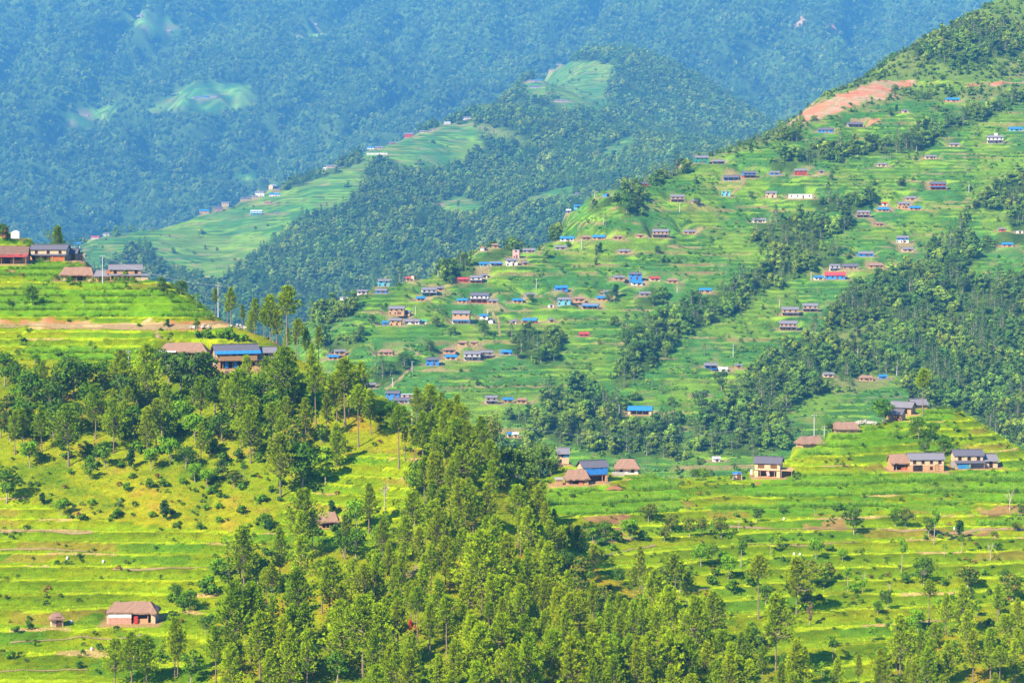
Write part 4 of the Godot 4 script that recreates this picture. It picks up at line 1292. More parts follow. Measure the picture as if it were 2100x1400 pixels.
func opening(o: Node, called: String, x: float, y: float, z: float, w: float, h: float, frame: Material, inner: Material, side := 0.0) -> void:
	# a frame of four bars round a recessed leaf
	var s := Soup.new()
	var t := 0.09
	for q in [[-w * 0.5, 0.0, t, h + t], [w * 0.5, 0.0, t, h + t], [0.0, h * 0.5, w, t], [0.0, -h * 0.5, w, t]]:
		var cx: float = q[0]
		var cy: float = q[1]
		var hx: float = q[2] * 0.5
		var hy: float = q[3] * 0.5
		var c := Color.WHITE
		s.quad(Vector3(cx - hx, cy - hy, 0.07), Vector3(cx - hx, cy + hy, 0.07), Vector3(cx + hx, cy + hy, 0.07), Vector3(cx + hx, cy - hy, 0.07), c)
		s.quad(Vector3(cx - hx, cy + hy, 0.07), Vector3(cx - hx, cy + hy, -0.02), Vector3(cx + hx, cy + hy, -0.02), Vector3(cx + hx, cy + hy, 0.07), c)
		s.quad(Vector3(cx - hx, cy - hy, -0.02), Vector3(cx - hx, cy + hy, -0.02), Vector3(cx - hx, cy + hy, 0.07), Vector3(cx - hx, cy - hy, 0.07), c)
		s.quad(Vector3(cx + hx, cy - hy, 0.07), Vector3(cx + hx, cy + hy, 0.07), Vector3(cx + hx, cy + hy, -0.02), Vector3(cx + hx, cy - hy, -0.02), c)
	var f := put(o, called, s.mesh(), frame, Vector3(x, y, z), Vector3(0, side, 0))
	box(f, "leaf" if called == "door" else "pane", Vector3(w - t, h - t, 0.03), inner, Vector3(0, 0, 0.012))

# keys of s: w d h (storey height) n (storeys) roof rmat rise ox oz wall up (upper wall) open (ground floor open to the front) porch pmat cover plank win lwin door base
func build_house(o: Node3D, s: Dictionary) -> void:
	var w: float = s.w
	var d: float = s.d
	var h: float = s.get("h", 2.2)
	var n: int = s.get("n", 1)
	var rise: float = s.get("rise", 1.4)
	var kind: String = s.get("roof", "gable")
	var gable: float = rise - 0.12 if kind == "gable" else (rise * 0.98 if kind == "hip" else 0.0)
	var wall: Material = s.wall
	var up: Material = s.get("up", wall)
	var wood: Material = s.get("wood", M.wood)
	var H := h * n
	var fz := d * 0.5
	if kind == "hip": gable = 0.0
	if s.get("open", false):
		var t := 0.35
		box(o, "wall", Vector3(w, h + 0.8, t), wall, Vector3(0, h * 0.5 - 0.4, -fz + t * 0.5))
		for q in [-1.0, 1.0]:
			box(o, "wall", Vector3(t, h + 0.8, d - t), wall, Vector3(q * (w * 0.5 - t * 0.5), h * 0.5 - 0.4, t * 0.5))
			var pw: float = s.get("pier", 0.9)
			box(o, "pier", Vector3(pw, h + 0.8, 0.4), s.get("pier_mat", wall), Vector3(q * (w * 0.5 - pw * 0.5 - t - 0.003), h * 0.5 - 0.4, fz - 0.2 - 0.003))
		box(o, "floor", Vector3(w - 2.0 * t, 0.9, d - t), M.mud, Vector3(0, -0.3, t * 0.5))
		var low: float = s.get("low", 0.0)
		if low > 0.0:
			box(o, "low_wall", Vector3(w * 0.3, low, 0.25), s.get("low_mat", M.mud_red), Vector3(w * 0.2, low * 0.5 + 0.15, fz - 0.3))
		var np := maxi(2, int(w / 2.6))
		for i in np:
			box(o, "post", Vector3(0.16, h, 0.16), s.get("post_mat", M.wood_pale), Vector3(lerpf(-w * 0.5 + 1.5, w * 0.5 - 1.5, float(i) / (np - 1)), h * 0.5, fz - 0.12))
		box(o, "beam", Vector3(w - 0.1, 0.2, 0.22), wood, Vector3(0, h - 0.1, fz - 0.12 + 0.02))
		if n > 1:
			var u := put(o, "upper_wall", gable_block(w, d, h * (n - 1), gable), up, Vector3(0, h, 0))
			u.mesh = gable_box(w, d, h, H, gable)
			u.position = Vector3.ZERO
		elif gable > 0.0:
			put(o, "gable_wall", gable_box(w, d, h - 0.02, h, gable), up)
	else:
		if up != wall and n > 1:
			put(o, "wall", gable_block(w, d, h, 0.0), wall)
			put(o, "upper_wall", gable_box(w - 0.02, d - 0.02, h - 0.004, H, gable), up)
		else:
			put(o, "wall", gable_block(w, d, H, gable), wall)
	if s.get("base", 0.0) > 0.0:
		box(o, "plinth", Vector3(w + 0.5, 1.3, d + 0.5), M.mud, Vector3(0, s.base - 0.65, 0.1))
	# roof
	var rm: Material = s.rmat
	var ox: float = s.get("ox", 0.5)
	var oz: float = s.get("oz", 0.6)
	var thatch: bool = rm == M.thatch or rm == M.thatch_dark
	if kind == "flat":
		box(o, "roof", Vector3(w + ox, 0.18, d + oz), rm, Vector3(0, H + 0.09, 0))
		if s.get("parapet", false):
			box(o, "parapet", Vector3(w + ox, 0.5, 0.15), wall, Vector3(0, H + 0.43, fz + oz * 0.5 - 0.08))
	elif kind == "shed":
		put(o, "roof", lean_to(Vector3(-w * 0.5 - ox, H - 0.1, fz + oz), Vector3(w * 0.5 + ox, H - 0.1, fz + oz), Vector3(w * 0.5 + ox, H + rise, -fz - oz), Vector3(-w * 0.5 - ox, H + rise, -fz - oz), 0.12, 0.03), rm)
	else:
		var hip: float = s.get("hip", d * 0.35) if kind == "hip" else 0.0
		put(o, "roof", roof_mesh(w, d, H + (0.3 if thatch else 0.15), rise, ox, oz, hip, 0.3 if thatch else 0.12, 0.2 if thatch else 0.06), rm)
		if not thatch:
			box(o, "ridge_cap", Vector3(w + 2.0 * (ox - hip), 0.12, 0.4), s.get("cap", rm), Vector3(0, H + rise + 0.24, 0))
	if s.has("strip"):    # a second covering along the eave
		var k := rise / (d * 0.5)
		var f0: float = s.get("strip_at", 0.35)
		var ye := H - oz * k
		var za := fz + oz + 0.06
		var zb := lerpf(za, 0.0, f0)
		put(o, "roof_sheet", lean_to(Vector3(-w * 0.5 - ox, ye + 0.25, za), Vector3(w * 0.5 + ox, ye + 0.25, za), Vector3(w * 0.5 + ox, lerpf(ye, H + rise, f0) + 0.29, zb), Vector3(-w * 0.5 - ox, lerpf(ye, H + rise, f0) + 0.29, zb), 0.05, 0.01), s.strip)
	if s.has("porch"):
		var pd: float = s.porch
		var py: float = s.get("porch_y", h + 0.25)
		var pm: Material = s.get("pmat", rm)
		var x0: float = s.get("px0", -0.5) * w - 0.3
		var x1: float = s.get("px1", 0.5) * w + 0.3
		put(o, "porch_roof", lean_to(Vector3(x0, py - pd * 0.24, fz + pd + 0.3), Vector3(x1, py - pd * 0.24, fz + pd + 0.3), Vector3(x1, py + 0.12, fz - 0.03), Vector3(x0, py + 0.12, fz - 0.03), 0.1, 0.03), pm)
		var np := maxi(2, int((x1 - x0) / 2.4))
		for i in np:
			box(o, "post", Vector3(0.14, py - pd * 0.22, 0.14), s.get("post_mat", M.wood_pale), Vector3(lerpf(x0 + 0.4, x1 - 0.4, float(i) / (np - 1)), (py - pd * 0.22) * 0.5, fz + pd))
		if s.has("porch_wall"):
			box(o, "porch_wall", Vector3((x1 - x0) * s.get("pw_len", 0.4), h * 0.75, 0.2), s.porch_wall, Vector3(lerpf(x0, x1, s.get("pw_at", 0.75)), h * 0.33, fz + pd - 0.12))
	if s.has("cover"):    # a sheet hung over the upper front
		var cw: float = s.get("cover_w", 1.0) * w
		box(o, "tarpaulin", Vector3(cw, s.get("cover_h", h * 0.85), 0.08), s.cover, Vector3(s.get("cover_x", 0.0) * w, H - h * 0.5, fz + 0.06))
	if s.has("plank"):    # a boarded balcony, plank by plank
		var bw: float = s.get("plank_w", 0.92) * w
		var bx0: float = s.get("plank_x", 0.0) * w - bw * 0.5
		var bal := box(o, "balcony", Vector3(bw, 0.12, 0.9), wood, Vector3(s.get("plank_x", 0.0) * w, h + 0.02, fz + 0.45))
		var m := int(bw / 0.42)
		for i in m:
			box(bal, "plank", Vector3(bw / m - 0.05, rng.randf_range(1.15, 1.28), 0.05), s.plank, Vector3(-bw * 0.5 + (i + 0.5) * bw / m, 0.62, 0.45 + rng.randf_range(-0.02, 0.02)))
	# openings
	var frame: Material = s.get("frame", wood)
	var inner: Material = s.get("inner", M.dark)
	var wn: int = s.get("win", 0)
	if n > 1 or not s.get("open", false):
		for i in wn:
			opening(o, "window", lerpf(-w * 0.5, w * 0.5, (i + 0.5) / wn), H - h * 0.45, fz, s.get("ww", 0.8), s.get("wh", 0.95), frame, inner)
	if n > 1 and not s.get("open", false):
		var ln: int = s.get("lwin", wn)
		for i in ln:
			opening(o, "window", lerpf(-w * 0.5, w * 0.5, (i + 0.25) / ln), h * 0.5, fz, 0.75, 0.9, frame, inner)
	if s.get("door", false) and not s.get("open", false):
		opening(o, "door", s.get("door_x", 0.12) * w, 0.95, fz, 0.95, 1.9, frame, s.get("leaf", M.wood))
	if s.has("gwin"):     # windows in the end wall that faces left or right
		for q in s.gwin:
			opening(o, "window", signf(q[0]) * w * 0.5, q[1], q[2], 0.8, 1.0, s.get("gframe", frame), s.get("ginner", inner), PI * 0.5 * signf(q[0]))

# the part of a gabled block between two heights
func gable_box(w: float, d: float, y0: float, y1: float, rise: float) -> ArrayMesh:
	var s := Soup.new()
	var a := w * 0.5
	var b := d * 0.5
	var c := Color.WHITE
	s.quad(Vector3(-a, y0, b), Vector3(-a, y1, b), Vector3(a, y1, b), Vector3(a, y0, b), c)
	s.quad(Vector3(a, y0, -b), Vector3(a, y1, -b), Vector3(-a, y1, -b), Vector3(-a, y0, -b), c)
	s.quad(Vector3(a, y0, b), Vector3(a, y1, b), Vector3(a, y1, -b), Vector3(a, y0, -b), c)
	s.quad(Vector3(-a, y0, -b), Vector3(-a, y1, -b), Vector3(-a, y1, b), Vector3(-a, y0, b), c)
	s.quad(Vector3(-a, y0, -b), Vector3(-a, y0, b), Vector3(a, y0, b), Vector3(a, y0, -b), c)
	if rise > 0.0:
		s.tri(Vector3(a, y1, b), Vector3(a, y1 + rise, 0), Vector3(a, y1, -b), c)
		s.tri(Vector3(-a, y1, -b), Vector3(-a, y1 + rise, 0), Vector3(-a, y1, b), c)
	s.quad(Vector3(-a, y1, b), Vector3(-a, y1 + rise, 0), Vector3(a, y1 + rise, 0), Vector3(a, y1, b), c)
	s.quad(Vector3(a, y1, -b), Vector3(a, y1 + rise, 0), Vector3(-a, y1 + rise, 0), Vector3(-a, y1, -b), c)
	return s.mesh()

# where a wall foot seen at (px, py) stands; just over a crest it is set behind the edge
func foot(h: Hill, px: float, py: float) -> Vector3:
	var p := h.hit(ray(px, py), 0.9)
	var up := 0.0
	while p == Vector3.INF and up < 60.0:
		up += 1.5
		p = h.hit(ray(px, py + up), 0.9)
	if p != Vector3.INF and up > 0.0:
		var d := ray(px, py)
		p = d * ((p.z - 3.0) / d.z)
	return p

# near buildings: px the middle of the front, py its foot, wpx its width in photograph pixels
func near_house(called: String, key: String, px: float, py: float, wpx: float, yaw: float, s: Dictionary, label: String, cat := "house", mark := "", bare := true) -> Node3D:
	var h: Hill = hills[key]
	var p := foot(h, px, py)
	if p == Vector3.INF: return null
	s.w = wpx * K * (-p.z) / maxf(0.8, cos(yaw))
	var d: float = s.get("d", 4.6)
	s.d = d
	var c := p + Vector3(sin(yaw), 0, cos(yaw)) * (-d * 0.5)
	h.pad(c + Vector3(0, 0, s.get("yard", 2.2) * 0.5), s.w * 0.5 + 0.9, d * 0.5 + 0.6 + s.get("yard", 2.2) * 0.5, 1.8, Color(0.52, 0.30, 0.15), 0.85 if bare else 0.2)
	var o := thing(called, c, yaw)
	build_house(o, s)
	tag(o, label, cat)
	if mark: marks.append([mark, see(c + Vector3.UP * 2.0)])
	return o

func near_houses() -> void:
	var o: Node3D
	# the left slope, top to bottom
	o = near_house("thatched_house", "a", 16, 541, 74, 0.12, {"d": 5.5, "n": 1, "h": 2.9, "roof": "gable", "rmat": M.thatch_dark, "rise": 2.0, "wall": M.mud, "open": true, "low": 1.0, "low_mat": M.wood_pale, "oz": 0.7, "strip": M.tin_red, "strip_at": 0.12, "porch": 1.6, "porch_y": 2.5, "pmat": M.tin_red}, "thatched house with a long red awning at the left edge of the top terrace", "house", "red-awninged thatched house")
	if o: box(o, "retaining_wall", Vector3(6.0, 2.6, 0.6), M.mud_red, Vector3(-3.0, -1.4, 4.9))
	near_house("slate_house", "a", 98, 535, 74, -0.06, {"oz": 0.3, "d": 5.0, "n": 2, "h": 1.7, "rmat": M.slate_dark, "rise": 1.3, "wall": M.mud, "up": M.mud_pale, "win": 3, "lwin": 3, "porch": 1.4, "porch_y": 2.0, "porch_wall": M.mud_red, "pw_len": 0.36, "pw_at": 0.78, "door": true, "ox": 0.3, "base": 0.3}, "slate-roofed two-storey house with a brick-red porch wall on the top terrace", "house", "red-walled slate house")
	near_house("storehouse", "a", 161, 538, 24, 0.2, {"d": 3.0, "n": 1, "h": 2.2, "roof": "gable", "rise": 0.5, "rmat": M.stone, "wall": M.mud_pale, "door": true, "leaf": M.wood_pale, "ox": 0.1, "oz": 0.1}, "small pale stone storehouse right of the red-walled slate house", "shed")
	near_house("slate_shed", "a", 147, 534, 18, 0.0, {"d": 3.0, "n": 1, "h": 2.4, "roof": "gable", "rise": 1.0, "rmat": M.slate_dark, "wall": M.mud, "door": true}, "little dark slate shed between the red-walled house and the stone storehouse", "shed")
	near_house("orange_house", "a", 0, 484, 20, 0.0, {"d": 4.0, "n": 1, "h": 2.6, "roof": "flat", "rmat": M.mud_red, "wall": M.mud_red, "win": 1, "door": true}, "orange house cut by the left edge above the thatched roof", "house")
	near_house("water_tank_house", "a", 30, 489, 17, 0.1, {"d": 3.0, "n": 1, "h": 1.7, "roof": "hip", "rise": 0.5, "rmat": M.white, "wall": M.white, "ox": 0.0, "oz": 0.0, "hip": 0.8}, "low white tank with a rounded top on the skyline at the left", "tank")
	near_house("open_barn", "a", 156, 577, 62, 0.06, {"d": 4.6, "n": 1, "h": 2.1, "roof": "hip", "rise": 1.7, "rmat": M.thatch, "wall": M.mud, "open": true, "pier": 0.9, "pier_mat": M.mud_pale, "ox": 0.6, "oz": 0.7, "hip": 1.1}, "open-fronted thatched barn below the red-walled slate house", "barn", "open-fronted thatched barn")
	o = near_house("rusty_roofed_shed", "a", 216, 578, 42, -0.12, {"d": 4.2, "n": 1, "h": 1.9, "rise": 1.2, "rmat": M.slate, "wall": M.mud, "door": true, "leaf": M.mud_red, "win": 2, "porch": 1.2, "porch_y": 1.9}, "low house patched with rusty sheets beside the white power pole", "house")
	if o: put(o, "rusty_sheet", lean_to(Vector3(0.2, 2.2, 2.5), Vector3(2.6, 2.2, 2.5), Vector3(2.6, 3.75, 0.2), Vector3(0.2, 3.75, 0.2), 0.05, 0.02), M.rust, Vector3(0, 0.16, 0.1))
	near_house("slate_house", "a", 257, 576, 62, 0.2, {"oz": 0.3, "d": 5.0, "n": 2, "h": 1.6, "rise": 1.3, "rmat": M.slate, "wall": M.mud, "up": M.mud, "win": 3, "lwin": 3, "porch": 1.4, "porch_y": 1.9, "px1": 0.72, "door": true, "leaf": M.mud_red, "porch_wall": M.mud_pale, "pw_len": 0.3, "pw_at": 0.82}, "two-storey slate-roofed mud house with a bright green tree in front", "house", "mud house behind the green tree")
	o = near_house("long_thatched_barn", "a", 374, 737, 94, 0.03, {"d": 5.0, "n": 1, "h": 2.1, "roof": "hip", "rise": 1.8, "rmat": M.thatch, "wall": M.mud, "open": true, "pier": 0.8, "low": 0.9, "low_mat": M.mud_red, "hip": 1.8, "yard": 2.5}, "long thatched barn with a white awning at its corner", "barn", "long thatched barn with the white awning")
	if o: put(o, "awning", lean_to(Vector3(-6.0, 2.0, 4.3), Vector3(-1.6, 2.0, 4.3), Vector3(-1.6, 2.25, 2.9), Vector3(-6.0, 2.25, 2.9), 0.05, 0.02), M.white)
	o = near_house("blue_trimmed_house", "a", 487, 756, 80, 0.34, {"d": 6.0, "n": 2, "h": 2.1, "rise": 1.8, "rmat": M.slate_dark, "wall": M.mud, "strip": M.tin_blue, "strip_at": 0.3, "plank": M.wood_pale, "open": true, "pier": 0.5, "low": 0.8, "low_mat": M.mud, "win": 1, "ww": 2.6, "wh": 0.8, "ox": 0.7, "oz": 0.9, "gwin": [[-1.0, 3.2, 0.8], [-1.0, 1.1, 0.9]], "gframe": M.tin_blue, "ginner": M.blue, "yard": 3.0}, "two-storey boarded house with a blue sheet along its slate roof", "house", "blue-trimmed boarded house")
	if o:
		box(o, "blue_door", Vector3(0.9, 1.9, 0.1), M.tin_blue, Vector3(-2.9, 1.1, 3.05))
		box(o, "blue_door", Vector3(0.9, 1.9, 0.1), M.tin_blue, Vector3(-0.6, 1.1, 3.05))
		box(o, "terrace_wall", Vector3(8.5, 1.6, 0.5), M.stone, Vector3(0.2, -0.9, 6.3))
	near_house("slate_annexe", "a", 546, 749, 40, 0.3, {"d": 5.0, "n": 2, "h": 1.7, "rise": 1.1, "rmat": M.slate, "wall": M.mud, "win": 1, "lwin": 0, "porch": 1.4, "porch_y": 1.9, "door": true, "leaf": M.mud_red}, "smaller slate-roofed house close beside the blue-trimmed boarded house", "house")
	o = near_house("thatched_cottage", "a", 268, 1279, 100, 0.02, {"d": 4.6, "n": 1, "h": 2.25, "roof": "hip", "rise": 1.5, "rmat": M.thatch, "wall": M.mud_pale, "open": true, "pier": 0.5, "low": 0.8, "low_mat": M.mud, "hip": 1.8, "ox": 0.4, "oz": 0.35}, "thatched cottage with a white band above a rose-red wall", "house", "red and white thatched cottage")
	if o:
		box(o, "front_wall", Vector3(4.6, 1.7, 0.3), M.rose, Vector3(-2.2, 0.5, 2.42))
		box(o, "white_band", Vector3(4.62, 0.62, 0.32), M.white, Vector3(-2.2, 1.62, 2.43))
		box(o, "red_door", Vector3(0.8, 1.6, 0.1), M.red, Vector3(1.0, 0.75, 2.45))
	near_house("thatched_hut", "a", 117, 1285, 22, 0.35, {"d": 2.4, "n": 1, "h": 1.5, "roof": "hip", "rise": 0.8, "rmat": M.thatch, "wall": M.mud_pale, "ox": 0.3, "oz": 0.3, "hip": 0.8, "door": true, "yard": 0.2}, "tiny thatched hut left of the red and white cottage", "hut", "tiny thatched hut", false)
	near_house("thatched_hut", "a", 672, 1084, 36, 0.05, {"d": 3.4, "n": 1, "h": 1.7, "roof": "hip", "rise": 1.5, "rmat": M.thatch, "wall": M.mud, "open": true, "pier": 0.4, "hip": 0.9, "ox": 0.5, "oz": 0.5, "yard": 0.3}, "small open thatched hut half hidden among the pines", "hut", "small thatched hut among the pines", false)
	# the knoll
	near_house("slate_house", "b", 1155, 951, 24, 0.0, {"d": 4.0, "n": 2, "h": 1.5, "rise": 1.1, "rmat": M.slate, "wall": M.mud_pale, "cover": M.tin_blue, "cover_h": 0.7, "cover_w": 0.5, "cover_x": 0.25, "win": 1, "ox": 0.3}, "small slate-roofed house with a blue strip beside the bamboo", "house", "small house beside the bamboo")
	near_house("blue_walled_house", "b", 1222, 989, 50, 0.32, {"oz": 0.22, "d": 5.0, "n": 2, "h": 2.0, "rise": 1.5, "rmat": M.slate_dark, "wall": M.mud, "up": M.mud_pale, "open": true, "pier": 0.3, "cover": M.blue, "cover_w": 0.97, "cover_h": 1.85, "post_mat": M.wood_pale, "win": 1, "yard": 2.0}, "two-storey house with a bright blue upper wall and dark slate roof", "house", "blue-walled house")
	near_house("thatched_barn", "b", 1184, 994, 46, 0.05, {"d": 4.2, "n": 1, "h": 1.8, "roof": "hip", "rise": 1.8, "rmat": M.thatch, "wall": M.mud, "open": true, "pier": 0.7, "hip": 1.2, "low": 0.7, "yard": 1.5}, "round-edged thatched barn leaning against the blue-walled house", "barn", "thatched barn by the blue-walled house")
	near_house("fodder_stall", "b", 1147, 994, 14, 0.1, {"d": 1.8, "n": 1, "h": 1.5, "roof": "shed", "rise": 0.3, "rmat": M.grey, "wall": M.wood_pale, "ox": 0.2, "oz": 0.2}, "pale plank stall left of the thatched barn", "stall")
	near_house("thatched_house", "b", 1286, 972, 46, -0.05, {"d": 5.0, "n": 1, "h": 1.9, "roof": "hip", "rise": 1.7, "rmat": M.thatch, "wall": M.white, "hip": 1.6, "win": 2, "oz": 0.8}, "thatched house whose roof rises behind the crest right of the blue-walled house", "house", "thatched roof behind the crest")
	box_wall(1268, 976, 26)
	o = near_house("slate_house", "b", 1574, 979, 50, -0.3, {"oz": 0.35, "d": 4.6, "n": 2, "h": 2.0, "rise": 1.4, "rmat": M.slate_dark, "wall": M.mud_pale, "up": M.mud_pale, "open": true, "pier": 0.6, "win": 2, "ww": 1.7, "wh": 1.0, "inner": M.wood, "yard": 2.0}, "tall pale mud house with open ground floor and side lean-to", "house", "pale house with the lean-to")
	if o:
		put(o, "lean_to_roof", lean_to(Vector3(3.6, 2.1, 2.2), Vector3(7.0, 2.0, 2.2), Vector3(7.0, 2.5, -1.2), Vector3(3.6, 2.6, -1.2), 0.1, 0.04), M.wood_pale)
		for q in [3.8, 6.7]:
			box(o, "post", Vector3(0.14, 2.1, 0.14), M.wood_pale, Vector3(q, 1.0, 2.0))
		box(o, "lean_to_wall", Vector3(3.2, 1.5, 0.2), M.mud, Vector3(5.2, 0.6, -1.0))
		box(o, "pink_cloth", Vector3(0.8, 1.3, 0.05), M.pink, Vector3(0.2, 1.1, 2.36), Vector3(0, 0, 0.25))
		put(o, "water_tank", CylinderMesh.new(), M.tin_white, Vector3(-4.6, 1.2, 0.5)).scale = Vector3(0.9, 0.7, 0.9)
	near_house("privy", "b", 1514, 984, 17, 0.15, {"d": 1.8, "n": 1, "h": 1.7, "roof": "shed", "rise": 0.35, "rmat": M.tin_blue, "wall": M.mud_pale, "ox": 0.1, "oz": 0.15, "door": true, "yard": 0.1}, "tiny hut with a bright blue roof left of the pale house", "hut", "", false)
	near_house("thatched_house", "b", 1668, 917, 44, 0.3, {"d": 4.5, "n": 1, "h": 1.2, "roof": "hip", "rise": 1.5, "rmat": M.thatch, "wall": M.mud, "hip": 0.7, "yard": 0.3}, "lower of two thatched roofs peeking over the knoll beside a pole", "house", "lower thatched roof by the pole", false)
	near_house("thatched_house", "b", 1738, 887, 46, 0.1, {"d": 4.5, "n": 1, "h": 1.2, "roof": "hip", "rise": 1.4, "rmat": M.thatch, "wall": M.mud, "hip": 0.7, "yard": 0.3}, "upper of two thatched roofs peeking over the knoll", "house", "upper thatched roof on the knoll", false)
	near_house("gable_house", "b", 1848, 849, 38, -0.5, {"d": 4.6, "n": 1, "h": 2.3, "rise": 1.2, "rmat": M.slate, "wall": M.mud, "win": 2, "yard": 0.5}, "slate-roofed gable house on the knoll top next to a dark tree", "house", "gable house on the knoll top")
	near_house("slate_shed", "b", 1836, 862, 24, -0.6, {"d": 3.0, "n": 1, "h": 2.2, "rise": 1.1, "rmat": M.slate_dark, "wall": M.mud, "door": true, "yard": 0.5}, "low slate-roofed shed in front of the hilltop gable house", "shed")
	near_house("slate_house", "b", 1888, 838, 30, 0.2, {"d": 4.5, "n": 1, "h": 1.4, "rise": 1.3, "rmat": M.slate, "wall": M.mud, "yard": 0.3}, "blue-grey roof peeking over the maize right of the hilltop gable house", "house", "", false)
	near_house("thatched_barn", "b", 1848, 965, 40, 0.04, {"d": 4.4, "n": 1, "h": 2.4, "roof": "gable", "rise": 1.7, "rmat": M.thatch, "wall": M.mud, "open": true, "pier": 0.4, "low": 0.8, "ox": 0.3}, "thatched cattle shed at the left end of the long slate farmhouse", "barn")
	o = near_house("long_slate_farmhouse", "b", 1902, 966, 70, 0.04, {"d": 5.0, "n": 2, "h": 1.65, "rise": 1.35, "rmat": M.slate, "wall": M.mud, "up": M.mud_pale, "win": 4, "lwin": 2, "door": true, "door_x": 0.3, "leaf": M.wood_pale, "ox": 0.5, "oz": 0.35, "yard": 1.5}, "long slate-roofed farmhouse in front of two dark trees", "house", "long slate farmhouse")
	if o:
		box(o, "doorway_shade_panel", Vector3(2.6, 1.7, 0.08), M.dark, Vector3(-2.6, 0.85, 2.53))  # flat near-black panel, painted as the shade inside an open doorway
		box(o, "balcony", Vector3(2.4, 0.12, 1.6), M.wood, Vector3(5.6, 2.2, 1.2))
		for q in [4.9, 6.7]:
			box(o, "post", Vector3(0.12, 3.2, 0.12), M.wood, Vector3(q, 1.6, 1.9))
	near_house("slate_house", "b", 1988, 960, 58, 0.02, {"oz": 0.3, "d": 5.0, "n": 2, "h": 1.8, "rise": 1.3, "rmat": M.slate_dark, "wall": M.grey, "up": M.mud_pale, "win": 3, "lwin": 0, "porch": 1.6, "porch_y": 2.1, "ww": 0.9, "porch_wall": M.tin_blue, "pw_len": 0.4, "pw_at": 0.3}, "two-storey slate house with a blue sheet under its porch", "house", "slate house with the blue porch sheet")
	near_house("slate_wing", "b", 2033, 959, 28, 0.02, {"d": 4.4, "n": 1, "h": 2.2, "rise": 1.3, "rmat": M.slate, "wall": M.mud_pale, "door": true, "leaf": M.dark, "door_x": 0.0, "ox": 0.3}, "single-storey pale house joined to the right of the blue-porched slate house", "house")

func box_wall(px: float, py: float, wpx: float) -> void:
	var p := foot(hills.b, px, py)
	if p == Vector3.INF: return
	var w := wpx * K * -p.z
	var o := thing("yard_wall", p)
	var n := int(w / 0.5)
	for j in 3:
		for i in n:
			box(o, "stone", Vector3(w / n - 0.04, 0.36, 0.45 + rng.randf_range(-0.06, 0.06)), M.rock, Vector3(-w * 0.5 + (i + 0.5 + 0.3 * (j % 2)) * w / n, 0.1 + 0.4 * j, rng.randf_range(-0.04, 0.04)))
	tag(o, "pale stone yard wall between the blue-walled house and the thatched roof", "wall")

# houses across the valley: roof, walls, storeys, middle across and down, width, extras
const ROOFS := {"S": "slate", "D": "slate_dark", "B": "tin_blue", "T": "thatch", "R": "tin_red", "W": "tin_white", "G": "tin_green"}
const WALLS := {"o": "mud", "w": "white", "b": "blue", "c": "cyan", "r": "red", "p": "pink", "g": "grey", "n": "stone", "l": "mud_pale", "e": "green"}
const ROOF_WORDS := {"S": "grey-roofed", "D": "dark-roofed", "B": "blue-roofed", "T": "thatched", "R": "red-roofed", "W": "pale-roofed", "G": "green-roofed"}
const WALL_WORDS := {"o": "mud-brown", "w": "white", "b": "blue", "c": "cyan", "r": "red", "p": "pink", "g": "grey", "n": "stone", "l": "buff", "e": "green"}

